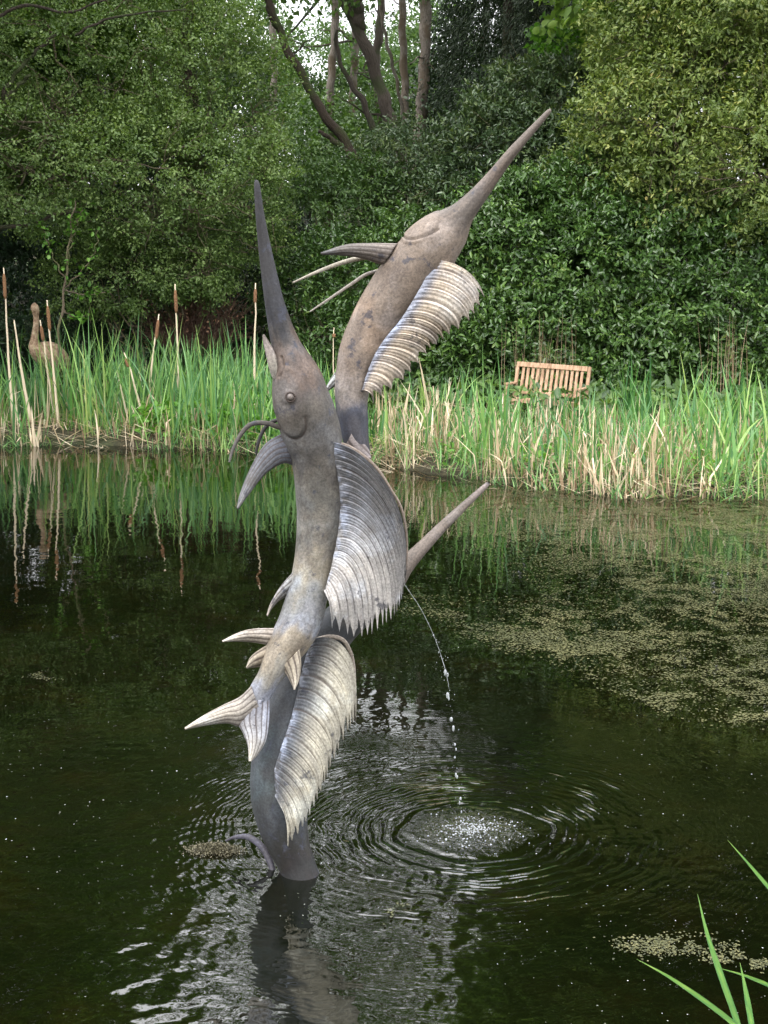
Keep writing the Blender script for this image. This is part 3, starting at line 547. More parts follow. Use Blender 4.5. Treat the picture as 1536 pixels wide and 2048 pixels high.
def brushwood():
    c = P(385, 640, 12.6); t = plant('brushwood', 'tangled brown dead brushwood at the edge of the wood', 'brushwood', (c[0], c[1]))
    ln = []
    for i in range(520):
        a = random.uniform(-1.2, 1.2); s = c+np.array([a*.35, random.uniform(-.3, .3), -.45]); e = c+np.array([a*.75+random.uniform(-.2, .2), random.uniform(-.5, .4), random.uniform(-.35, .45)])
        ln.append((wobble(s, e, 6, .14, .08), np.linspace(.006, .0025, 6)))
    tubes('twigs', ln, M['drytwig'], t, 4)
    n = 700; p = c+RNG.normal(size=(n, 3))*np.array([.35, .2, .25]); leaves('dead_leaves', p, rdir(n), rdir(n), .05+.03*RNG.random(n), .03+.0*p[:, 0], RNG.random(n), M['litter'], t)
brushwood()
def sapling():
    t = empty('young_sapling', G(110, 770, .3), 'thin bare-stemmed young sapling with few leaves beside the bird statue', 'sapling')
    tr = trunk_line([(150, 400), (140, 470), (130, 570), (118, 670), (110, 780)], 11.6, [1.2, 2, 2.6, 3, 3.2], True)
    ln = [trunk_line(q, 11.6, [1.6, .8], False) for q in ([(130, 575), (165, 540), (190, 500), (195, 460)], [(130, 560), (100, 500), (85, 450)], [(128, 580), (170, 590), (210, 585)], [(135, 520), (150, 460), (165, 420)], [(125, 620), (150, 635), (175, 630)])]
    tubes('stem', [tr], M['twig'], t, 6); o = tubes('twigs', ln, M['twig'], t, 4)
    pts = np.vstack([l[0][8:] for l in ln]+[tr[0][:12]]); q = pts[RNG.integers(0, len(pts), 170)]+RNG.normal(size=(170, 3))*.05
    leaves('leaves', q, rdir(170), nrm(rdir(170)*.5+np.array([0, 0, 1])), .07+.03*RNG.random(170), .05+.01*RNG.random(170), RNG.random(170), M['maple'], t)
sapling()

# ------------------------------------------------------------------ reeds, ferns, bank plants
def blades(name, pos, h, az, lean, bend, wd, rnd, mat, parent=None, seg=6, bent=None):
    n = len(pos); t = np.linspace(0, 1, seg+1)[None]; dx, dy = np.cos(az)[:, None], np.sin(az)[:, None]
    ang = lean[:, None]+bend[:, None]*t**1.6
    if bent is not None: ang = ang+np.where(t > bent[1][:, None], bent[0][:, None], 0)
    st = h[:, None]/seg; hz = np.cumsum(np.sin(ang)*st, 1)-np.sin(ang[:, :1])*st; vt = np.cumsum(np.cos(ang)*st, 1)-np.cos(ang[:, :1])*st
    c = np.stack([pos[:, 0:1]+dx*hz, pos[:, 1:2]+dy*hz, pos[:, 2:3]+vt], -1)
    fa = az+np.pi/2+RNG.normal(size=n)*.7; s = np.stack([np.cos(fa), np.sin(fa), 0*fa], -1)[:, None]
    w_ = (wd[:, None]*np.clip(np.minimum(.55+1.2*t, (1-t)**.7*1.45), 0, 1))[..., None]*.5
    w_[:, -1] = .0008
    V = np.stack([c-s*w_, c+s*w_], 2).reshape(-1, 3); b = (np.arange(n)*(seg+1)*2)[:, None, None]; k = (np.arange(seg)*2)[None, :, None]
    Q = (b+k+np.array([0, 1, 3, 2])[None, None]).reshape(-1, 4)
    return mesh_np(name, V, Q, mat, parent, True, {'rnd': np.repeat(np.clip(rnd, 0, 1), (seg+1)*2)})
def scatter(n, x0, x1, d0, d1, thr=.4, sc=1.2, pw=1.0):
    x = RNG.uniform(x0, x1, n); d = d0+(d1-d0)*RNG.random(n)**pw; y = yS(x)+d*1.5; k = fbm(x*sc+9, y*sc+3) > thr; x, y = x[k], y[k]
    return np.stack([x, y, gh(x, y)-.03], 1)
def reedbed(name, label, n, x0, x1, d0, d1, h, hv, mat, wd=.014, thr=.42, lean=.12, bend=.35, pw=1.0, sc=1.2):
    p = scatter(n, x0, x1, d0, d1, thr, sc, pw); n = len(p); cl = fbm(p[:, 0]*1.7, p[:, 1]*1.7)
    hh = h*(.15+1.35*cl)*(1-hv+hv*2*RNG.random(n)*.8)
    o = blades(name, p, hh, RNG.random(n)*6.28, np.abs(RNG.normal(size=n))*lean, np.abs(RNG.normal(size=n))*bend, wd*(.6+.7*RNG.random(n)), .5*cl+.6*RNG.random(n)-.05, mat)
    tag(o, label, 'reeds', kind='stuff')
reedbed('reed_bed', 'green reeds crowding the left far bank', 3100, -7.5, -.6, -.05, 2.4, 1.22, .35, M['reed'], thr=.4, wd=.028, lean=.17, bend=.4)
reedbed('reed_bed', 'green reeds growing thinly along the right far bank', 1600, .0, 6.5, .0, 2.4, .95, .35, M['reed'], thr=.44, wd=.028, lean=.17, bend=.45)
reedbed('reed_bed', 'green reeds on the bank out of view to the sides', 1500, -15, -7.5, .0, 2.0, 1.2, .3, M['reed'], wd=.02)
reedbed('bank_grass', 'short grass and sedge on the far bank behind the reeds', 16000, -9, 8.5, .3, 4.6, .3, .4, M['broad'], wd=.011, thr=.3, lean=.35, bend=.6)
reedbed('sedge_fringe', 'drooping sedge leaves at the edge of the water', 3000, -8, 6, -.2, .35, .5, .3, M['reed'], wd=.014, thr=.4, lean=.6, bend=1.1)
def dead():
    for nm, lab, n, x0, x1, hh, th in (('dead_reeds', 'pale dry reed stalks among the green reeds on the left', 700, -7.5, -.8, .6, .42), ('dead_reeds', 'pale broken dry reed stalks massed on the right bank', 2900, -.1, 4.6, .52, .47), ('dead_reeds', 'sparse dry stalks at the far right of the bank', 130, 4.2, 7, .5, .3)):
        p = scatter(n, x0, x1, -.1, 1.7, th, 1.6, 1.3); n = len(p); bt = (np.where(RNG.random(n) < .5, RNG.uniform(.5, 2.2, n), 0), RNG.uniform(.3, .85, n))
        o = blades(nm, p, hh*(.25+1.25*RNG.random(n)), RNG.random(n)*6.28, np.abs(RNG.normal(size=n))*.24, RNG.normal(size=n)*.35, .007+.026*RNG.random(n)**2, RNG.random(n), M['straw'], bent=bt); tag(o, lab, 'dry reeds', kind='stuff')
    p = scatter(3600, -7, 6.5, -.15, .9, .36, 2, 1.5); n = len(p); p[:, 2] += .05
    o = blades('fallen_reeds', p, .2+.5*RNG.random(n), RNG.random(n)*6.28, 1.25+.3*RNG.random(n), RNG.normal(size=n)*.15, .01+.014*RNG.random(n), RNG.random(n), M['straw']); tag(o, 'fallen straw coloured reed leaves lying on the bank', 'dry reeds', kind='stuff')
dead()
def stalkbundle(px, py, Y, n, h, label):
    b = np.array([P(px, py, Y)[0], Y*KD, 0]); b[2] = gh(b[0], b[1])
    t = empty('dry_reed_clump', b, label, 'dry reed clump', 'clumps of broken dry reeds')
    p = b+np.stack([RNG.normal(size=n)*.07, RNG.normal(size=n)*.07, 0*np.arange(n)-.03], 1)
    blades('stalks', p, h*(.5+.6*RNG.random(n)), RNG.random(n)*6.28, np.abs(RNG.normal(size=n))*.16, RNG.normal(size=n)*.1, .025+.02*RNG.random(n), .5+.5*RNG.random(n), M['straw'], t, bent=(np.where(RNG.random(n) < .45, 1.6, 0), RNG.uniform(.5, .8, n)))
stalkbundle(880, 860, 9.6, 26, 1.05, 'tall pale dry reed clump right of the upper fish')
stalkbundle(1090, 930, 8.7, 20, .6, 'broken dry reed clump below the bench')
stalkbundle(1360, 970, 8.1, 20, .5, 'low broken dry reeds at the water right of the bench')
stalkbundle(770, 900, 9.9, 22, .8, 'dry reed clump showing beside the joint of the upper fish')
stalkbundle(70, 880, 10.5, 18, .6, 'broken dry reeds at the water below the bird statue')
stalkbundle(385, 880, 10.5, 6, .8, 'few broad dry stalks at the water edge, left of the curled fins')
stalkbundle(1000, 900, 9.2, 24, .75, 'dry reed clump left of the bench')
def greenclump(px, Y, n, h, label, mat='iris', wd=.03, lean=.14):
    x = P(px, 900, Y)[0]; b = np.array([x, Y*KD, float(gh(x, Y*KD))])
    t = empty('iris_clump', b, label, 'iris clump', 'clumps of upright iris leaves')
    p = b+np.stack([RNG.normal(size=n)*.11, RNG.normal(size=n)*.09, 0*np.arange(n)-.04], 1)
    blades('leaves', p, h*(.5+.55*RNG.random(n)), RNG.random(n)*6.28, np.abs(RNG.normal(size=n))*lean, np.abs(RNG.normal(size=n))*.25, wd*(.7+.6*RNG.random(n)), RNG.random(n), M[mat], t, 8)
greenclump(1265, 9.3, 44, 1.15, 'tall upright iris clump right of the bench')
greenclump(1480, 8.6, 52, 1.15, 'tall upright iris clump at the right edge of the bank')
greenclump(1050, 10.2, 22, .62, 'thin iris clump close in front of the left end of the bench', lean=.15)
greenclump(1150, 10.0, 26, .68, 'thin iris clump close in front of the right end of the bench', lean=.12)
stalkbundle(1095, 930, 9.9, 26, .62, 'pale dry reed clump hiding the seat of the bench')
greenclump(1110, 8.9, 34, .8, 'iris clump in front of the bench')
greenclump(940, 9.9, 30, .95, 'iris clump just left of the bench', lean=.3)
greenclump(820, 9.2, 40, .5, 'low drooping iris clump by the water under the upper fish', lean=.9)
greenclump(1180, 8.3, 26, .5, 'drooping iris clump reaching over the water in front of the bench', lean=.9)
greenclump(180, 11.0, 40, .95, 'dark green iris clump on the left bank', lean=.12)
greenclump(560, 10.6, 30, .9, 'iris clump left of the raised bill of the front fish', lean=.15)
greenclump(740, 9.6, 26, .6, 'spreading iris clump behind the joint of the fishes', lean=.7)
def marsh():
    n = 5200; x = RNG.uniform(-3.4, -.3, n); y = yS(x)+RNG.uniform(.15, 4.2, n); k = fbm(x*1.5, y*1.5) > .36; x, y = x[k], y[k]; n = len(x); p = np.stack([x, y, gh(x, y)+.04+.34*RNG.random(n)], 1)
    o = leaves('marsh_plants', p, nrm(rdir(n)+np.array([0, -.3, .2])), nrm(rdir(n)*.4+np.array([0, -.3, 1])), .07+.07*RNG.random(n), .05+.05*RNG.random(n), RNG.random(n), M['broad']); tag(o, 'bright green broad leaved marsh plants on the left bank', 'marsh plants', kind='stuff')
    n = 5200; x = RNG.uniform(.6, 6.8, n); y = yS(x)+RNG.uniform(.2, 6.5, n); k = fbm(x*1.5, y*1.5) > .42; x, y = x[k], y[k]; n = len(x); p = np.stack([x, y, gh(x, y)+.02+.2*RNG.random(n)], 1)
    o = leaves('marsh_plants', p, nrm(rdir(n)+np.array([0, -.3, .2])), nrm(rdir(n)*.4+np.array([0, -.3, 1])), .05+.06*RNG.random(n), .03+.04*RNG.random(n), RNG.random(n), M['broad']); tag(o, 'low bright green plants between the reeds on the right bank', 'marsh plants', kind='stuff')
marsh()
def fern(px, Y, sz, label):
    x = P(px, 750, Y)[0]; Y = Y*KD; z = float(gh(x, Y)); t = empty('fern', (x, Y, z), label, 'fern', 'ferns on the bank'); PP = []; DD = []; LL = []; ln = []
    for i in range(22):
        a = random.random()*6.28; L = sz*random.uniform(.7, 1.1); s = np.linspace(0, 1, 26); le = random.uniform(.25, .6)
        pts = np.stack([x+np.cos(a)*L*(le*s+.35*s**2), Y+np.sin(a)*L*(le*s+.35*s**2), z+L*(.95*s-.55*s**2.4)], 1); ln.append((pts[::4], np.linspace(.005, .002, len(pts[::4]))))
        sd_ = np.array([-math.sin(a), math.cos(a), 0])
        for sg in (-1, 1):
            PP.append(pts[4:]); DD.append(np.repeat([sd_*sg+np.array([0, 0, .1])], 22, 0)+.35*nrm(np.gradient(pts, axis=0))[4:]); LL.append(L*.24*np.sin(np.pi*(.12+.88*s[4:]))**.8+.01)
    PP = np.vstack(PP); DD = np.vstack(DD); LL = np.concatenate(LL); n = len(PP)
    leaves('fronds', PP, DD, nrm(np.array([0, 0, 1])+rdir(n)*.2), LL, LL*.26+.006, RNG.random(n), M['fern'], t); tubes('stalks', ln, M['twig'], t, 4)
fern(280, 12.9, 1.0, 'arching fern in front of the brushwood'); fern(200, 12.6, .9, 'fern between the bird statue and the brushwood'); fern(950, 11.3, .8, 'fern left of the bench')
fern(1000, 11.7, .6, 'small fern close behind the left end of the bench'); fern(430, 12.8, .7, 'small fern right of the brushwood'); fern(690, 12.6, .8, 'fern half hidden behind the upper fish')
def drystalks():
    t = plant('dry_flower_stalks', 'brown dry flower stalks standing behind the bench', 'dry stalks', tuple(P(1080, 760, 11.9)[:2])); b = P(1080, 760, 11.9)
    p = np.stack([b[0]+RNG.normal(size=46)*.25, b[1]+RNG.normal(size=46)*.1, np.full(46, float(gh(b[0], b[1])))], 1)
    blades('stalks', p, 1.0+.7*RNG.random(46), RNG.random(46)*6.28, np.abs(RNG.normal(size=46))*.08, RNG.normal(size=46)*.1, .009+0*p[:, 0], .3*RNG.random(46), M['straw'], t)
    t = plant('dry_flower_stalks', 'pale dead stalks leaning on the hedge at the right', 'dry stalks', tuple(P(1450, 760, 11.4)[:2])); b = P(1450, 760, 11.4)
    p = np.stack([b[0]+RNG.normal(size=26)*.2, b[1]+RNG.normal(size=26)*.1, np.full(26, float(gh(b[0], b[1])))], 1)
    blades('stalks', p, .9+.7*RNG.random(26), RNG.random(26)*6.28, np.abs(RNG.normal(size=26))*.08, RNG.normal(size=26)*.1, .01+0*p[:, 0], .35*RNG.random(26), M['straw'], t)
drystalks()
def cattail(top, bot, Y, label, head=True, hs=50, wpx=3.2):
    a = P(top[0], top[1], Y); b = P(bot[0], bot[1], Y); d = b-a; k = mpp(top[0], top[1], Y)
    s = (float(gh(b[0], b[1]))-b[2])/d[2]; g = b+d*max(s, 0); L = np.linalg.norm(g-a)
    t = empty('cattail', g, label, 'cattail', 'cattails standing above the reeds')
    st = wobble(g, a, 10, .02); V, Q, T, U = tubes_geo([(st, np.linspace(wpx*1.1, wpx*.35, 10)*k)], 6); mesh_np('stem', V, Q, M['straw'], t, True, {'rnd': np.full(len(V), .85)}, T)
    if head:
        h0 = a+(g-a)*(12*k/L); h1 = a+(g-a)*((12+hs)*k/L); q = np.linspace(0, 1, 9)[:, None]; rr = 3.6*k*np.array([.45, .85, 1, 1, .95, 1, 1, .9, .5])
        tubes('seed_head', [(h0+(h1-h0)*q, rr)], M['cattail_head'], t, 9)
cattail((7, 535), (22, 800), 11.0, 'tall cattail at the far left edge of the picture')
cattail((94, 600), (118, 860), 11.0, 'cattail with brown head just right of the bird statue neck')
cattail((80, 640), (105, 800), 11.2, 'short leaning cattail close to the bird statue', hs=30)
cattail((318, 628), (292, 850), 11.0, 'cattail leaning right, in front of the brushwood', hs=38)
cattail((350, 568), (364, 860), 11.1, 'tallest cattail, in front of the brushwood', hs=45)
cattail((511, 566), (507, 820), 11.2, 'straight cattail left of the raised bill', hs=28)
cattail((668, 655), (668, 800), 11.0, 'thin cattail between the two fish heads', hs=8, wpx=2)
cattail((248, 705), (288, 840), 10.9, 'short cattail leaning left in the middle of the left reeds', hs=18)
cattail((28, 640), (60, 830), 11.1, 'bare pale stalk leaning left near the left edge', head=False, wpx=4)
# foreground blades, bottom right
def foreground():
    def bl(lines, label, name):
        t = empty(name, (lines[0][0][-1][0]*0+P(lines[0][0][-1][0], lines[0][0][-1][1], lines[0][1])), label, 'reed clump', 'reed leaves in the foreground'); 
        for pts, Y, wp in lines:
            c = catmull(np.array(pts, float), 18); q = np.array([P(a, b, Y) for a, b in c]); k = mpp(pts[0][0], pts[0][1], Y); d = nrm(np.gradient(q, axis=0)); s = nrm(np.cross(d, np.array([.25, 1, .35])))
            tt = np.linspace(0, 1, 18); w_ = (.72*wp*k*np.minimum(1, .04+tt*2.2))[:, None]; nn = np.cross(s, d)
            V = np.stack([q-s*w_, q+nn*w_*.35, q+s*w_], 1).reshape(-1, 3); i = np.arange(17)[:, None]*3
            Q = np.concatenate([i+np.array([[0, 1, 4, 3]]), i+np.array([[1, 2, 5, 4]])], 1).reshape(-1, 4)
            mesh_np('blade', V, Q, M['reed'], t, True, {'rnd': np.clip(np.repeat(.78-.35*np.linspace(0, 1, 18)**.6, 3)+.12*np.tile([-1, 1, -1], 18)+.1*RNG.normal(size=len(V)), 0, 1)})
    bl([([(1395, 1788), (1415, 1870), (1445, 1960), (1475, 2048), (1490, 2130)], 1.35, 9), ([(1273, 1918), (1340, 1955), (1420, 2010), (1480, 2060), (1510, 2110)], 1.3, 9),
        ([(1480, 1925), (1492, 1985), (1505, 2060), (1515, 2130)], 1.32, 8), ([(1435, 1935), (1500, 1955), (1560, 1985), (1600, 2040)], 1.35, 7)], 'green reed blades rising from the bottom right corner', 'reed_clump')
    bl([([(1455, 1680), (1495, 1725), (1540, 1778), (1600, 1850), (1660, 1960)], 1.45, 6)], 'single pale reed blade slanting in from the right edge', 'reed_leaf')
foreground()

# ------------------------------------------------------------------ floating weed and flecks
def weed():
    n = 1500000; x = RNG.uniform(-.6, 7.0, n); y = RNG.uniform(2.4*KD, 8.8*KD, n); px, py = proj(np.stack([x, y, 0*x], 1))
    lo = np.interp(px, [640, 700, 850, 950, 1100, 1250, 1310, 1400, 1536, 2000], [1205, 1215, 1245, 1290, 1335, 1400, 1440, 1462, 1482, 1500])+16*(fbm(px*.02, py*.02)-.5)
    up = sm(-4, 40, lo-py+30*(fbm(x*4, y*3)-.5)); band = np.exp(-((lo-py-35)/45)**2)
    dk = np.exp(-(((px-960)/230)**2+((py-1165)/60)**2)**2)
    den = up*(np.clip(.62*sm(900, 1250, px)+.5*band*sm(640, 900, px)+.35*sm(1120, 1020, py)*sm(760, 1000, px), 0, .85))*(1-.85*dk)
    pat = .55*fbm(x*3.0, y*1.6, 5)+.45*fbm(x*11, y*9, 3); den = den*(.22+1.6*sm(.45, .55, pat))
    k = (RNG.random(n) < den*.62) & (y < yS(x)-.02); x, y = x[k], y[k]; n = len(x)
    p = np.stack([x, y, .004+.003*RNG.random(n)], 1); sz = .0035+.009*RNG.random(n)**2.5
    o = leaves('duckweed', p, rdir(n)*np.array([1, 1, .02]), np.array([[0, 0, 1.]])+rdir(n)*.05, sz*1.3, sz, .6*fbm(x*2, y*2)+.5*RNG.random(n)-.05, M['weed'], fold=.02, curl=.02); tag(o, 'mat of yellow green floating weed on the right of the pond', 'pond weed', kind='stuff')
    n = 9000; q = np.stack([RNG.uniform(-4.5, 3.5, n), 2.6+16*RNG.random(n)**1.6, 0*np.arange(n)+.004], 1); k = (fbm(q[:, 0]*1.2, q[:, 1]*1.2) > .4) & (q[:, 1] < yS(q[:, 0])); q = q[k]; n = len(q)
    o = leaves('floating_specks', q, rdir(n)*np.array([1, 1, .02]), np.array([[0, 0, 1.]])+rdir(n)*.05, .0022+.005*RNG.random(n)**3, .0022+.0035*RNG.random(n)**3, RNG.random(n), M['speck'], fold=.02, curl=.02); tag(o, 'pale specks and seeds floating over the dark water', 'floating specks', kind='stuff')
    # small rafts
    for px_, py_, rx, ry, nn, lab in ((1340, 1895, 120, 20, 1000, 'brown weed raft near the foreground reed blades'), (100, 1353, 40, 8, 260, 'small pale weed raft on the left of the pond'), (800, 1825, 26, 14, 160, 'small pale weed patch just below the ripples'), (1480, 1925, 70, 16, 700, 'weed patch between the foreground reed blades')):
        c = G(px_, py_); ax = np.linalg.norm(G(px_+rx, py_)-c); ay = np.linalg.norm(G(px_, py_-ry)-c); u = RNG.normal(size=(nn, 2))*.5
        x = c[0]+u[:, 0]*ax; y = c[1]+u[:, 1]*ay+.0; k = fbm(x*14, y*14, 3) > .47; x, y = x[k], y[k]; nn = len(x); p = np.stack([x, y, .004+.004*RNG.random(nn)], 1)
        o = leaves('weed_raft', p, rdir(nn)*np.array([1, 1, .05]), np.array([[0, 0, 1.]])+rdir(nn)*.1, .004+.008*RNG.random(nn), .003+.005*RNG.random(nn), RNG.random(nn)*.8, M['weed']); tag(o, lab, 'weed raft', 'small floating weed rafts')
    c = G(430, 1702); nn = 3800; u = RNG.normal(size=(nn, 2))*.45; x = c[0]+u[:, 0]*.075+.03*u[:, 1]; y = c[1]+u[:, 1]*.05-.35*(x-c[0]); hz = .024*np.exp(-(u[:, 0]**2+u[:, 1]**2)*1.5)*RNG.random(nn)
    o = leaves('algae_clump', np.stack([x, y, .003+hz], 1), rdir(nn), nrm(np.array([[0, 0, 1.]])+rdir(nn)*.6), .003+.005*RNG.random(nn), .002+.003*RNG.random(nn), RNG.random(nn), M['algae']); tag(o, 'clump of pale algae floating at the foot of the sculpture', 'algae')
    n = 420; a = RNG.random(n)*6.28; r = np.abs(RNG.normal(size=n))*.085+.01; q = np.stack([SPL[0]+np.cos(a)*r*1.1, SPL[1]+np.sin(a)*r, .003+0*a], 1)
    V = []; Q = []
    bub = bubbles(q, .001+.003*RNG.random(n)**3); tag(bub, 'white bubbles and foam where the water lands', 'foam', kind='stuff')
def glassy():
    m, nt, out = newmat('water_drops'); p = N(nt, 'ShaderNodeBsdfPrincipled', Roughness=.05, IOR=1.33); p.inputs['Base Color'].default_value = (.8, .84, .86, 1)
    p.inputs['Transmission Weight'].default_value = .6; nt.links.new(p.outputs['BSDF'], out.inputs['Surface']); return m
M['drop'] = glassy()
def sphere_geo(nu=8, nv=6):
    V = [(0, 0, 1)]; 
    for i in range(1, nv):
        for j in range(nu): V.append((math.sin(math.pi*i/nv)*math.cos(2*math.pi*j/nu), math.sin(math.pi*i/nv)*math.sin(2*math.pi*j/nu), math.cos(math.pi*i/nv)))
    V.append((0, 0, -1)); Q = []; T = []
    for j in range(nu): T.append((0, 1+j, 1+(j+1) % nu))
    for i in range(nv-2):
        for j in range(nu): Q.append((1+i*nu+j, 1+(i+1)*nu+j, 1+(i+1)*nu+(j+1) % nu, 1+i*nu+(j+1) % nu))
    b = len(V)-1
    for j in range(nu): T.append((b, 1+(nv-2)*nu+(j+1) % nu, 1+(nv-2)*nu+j))
    return np.array(V, float), np.array(Q), np.array(T)
def many_spheres(name, c, r3, mat, parent=None, nu=8, nv=6, attrs=None):
    V, Q, T = sphere_geo(nu, nv); n = len(c); k = len(V)
    VV = (c[:, None]+V[None]*r3[:, None]).reshape(-1, 3); o = (np.arange(n)*k)[:, None, None]
    return mesh_np(name, VV, (Q[None]+o).reshape(-1, 4), mat, parent, True, attrs, (T[None]+o).reshape(-1, 3))
def bubbles(c, r): return many_spheres('foam', c, np.stack([r, r, r*.7], 1), M['drop'], None, 6, 4)
weed()

# ------------------------------------------------------------------ bird statue and bench
def bird():
    Y = 12.0; t = empty('bird_statue', (*P(92, 770, Y)[:2], float(gh(*P(92, 770, Y)[:2]))), 'brown long-necked bird statue standing behind the left reeds', 'statue')
    m, nt, out = newmat('statue_stone'); L = nt.links.new; tcn = N(nt, 'ShaderNodeTexCoord'); n1 = N(nt, 'ShaderNodeTexNoise', Scale=14.0, Detail=8.0, Roughness=.7); L(tcn.outputs['Object'], n1.inputs['Vector'])
    r = ramp(nt, [(.35, (.14, .085, .05)), (.5, (.34, .23, .15)), (.65, (.5, .4, .28))]); L(n1.outputs['Fac'], r.inputs['Fac']); p = N(nt, 'ShaderNodeBsdfPrincipled', Roughness=.9); L(r.outputs['Color'], p.inputs['Base Color'])
    b = N(nt, 'ShaderNodeBump', Strength=1., Distance=.03); L(n1.outputs['Fac'], b.inputs['Height']); L(b.outputs['Normal'], p.inputs['Normal']); L(p.outputs['BSDF'], out.inputs['Surface'])
    k = mpp(90, 700, Y)
    def T(pts, w_): 
        c = catmull(np.array([list(a)+[w] for a, w in zip(pts, w_)], float), 26); return (np.array([P(a, b_, Y) for a, b_ in c[:, :2]]), c[:, 2]*k)
    # body, neck and head as one tapering figure
    c = catmull(np.array([(70, 606, 0, 1), (70, 610, -.02, 6), (71, 617, -.04, 8.3), (72, 625, -.02, 7), (72, 636, 0, 5.5), (71, 655, .02, 6), (68, 680, .03, 8), (68, 695, .05, 13), (78, 704, .15, 22), (92, 711, .3, 27), (104, 721, .5, 23), (115, 735, .65, 14), (118, 742, .7, 2)], float), 70)
    pts = np.array([P(a, b_, Y)+np.array([0, d*.8, 0]) for a, b_, d, w_ in c]); tubes('body', [(pts, np.maximum(c[:, 3], .5)*k)], m, t, 22)
    tubes('beak', [T([(70, 618), (69, 621), (68, 625)], [4, 3.5, 1])], m, t, 8).location.y -= .07
    g = float(gh(*P(92, 770, Y)[:2]))
    for s in (-8, 10):
        a = P(92+s, 725, Y+.3); tubes('leg', [(wobble(a, (a[0], a[1], g-.03), 6, .01), np.linspace(.035, .02, 6))], m, t, 8)
bird()
def boxes(name, bl, mat, parent, bev=.004):
    import bmesh
    bm = bmesh.new()
    for (cx, cy_, cz, sx, sy, sz, rx, ry) in bl:
        mt = Matrix.Translation((cx, cy_, cz)) @ Matrix.Rotation(rx, 4, 'X') @ Matrix.Rotation(ry, 4, 'Y') @ Matrix.Diagonal((sx, sy, sz, 1)); bmesh.ops.create_cube(bm, size=1, matrix=mt)
    me = bpy.data.meshes.new(name); bm.to_mesh(me); bm.free(); me.materials.append(mat); o = bpy.data.objects.new(name, me); col.objects.link(o); o.parent = parent
    md = o.modifiers.new('b', 'BEVEL'); md.width = bev; md.segments = 2; return o
def bench():
    c = P(1088, 800, 10.8); z = float(gh(c[0], c[1])); t = empty('park_bench', (c[0], c[1], z), 'slatted wooden park bench facing the pond behind the reeds', 'bench')
    W = 1.02; tl = R(-10)
    bk = [(0, .25, .92, W, .035, .075, tl, 0), (0, .19, .50, W, .035, .05, tl, 0)]
    for i in range(13): bk.append((-W/2+.07+i*(W-.14)/12, .22, .70, .042, .016, .38, tl, 0))
    boxes('backrest', bk, M['bench'], t)
    boxes('seat', [(0, -.24+i*.083, .42-.004*i, W, .062, .022, 0, 0) for i in range(6)]+[(0, -.27, .385, W-.1, .03, .06, 0, 0)], M['bench'], t)
    for s in (-1, 1):
        boxes('leg', [(s*(W/2+.024), .2, .47, .045, .05, .98, tl, 0)], M['bench'], t); boxes('leg', [(s*(W/2+.024), -.25, .3, .045, .05, .6, 0, 0)], M['bench'], t)
        boxes('armrest', [(s*(W/2+.024), -.04, .625, .06, .5, .028, R(2), 0)], M['bench'], t)
    t.rotation_euler = (R(-2), R(3.5), R(-22)); t.scale = (.97, .97, .93)
bench()

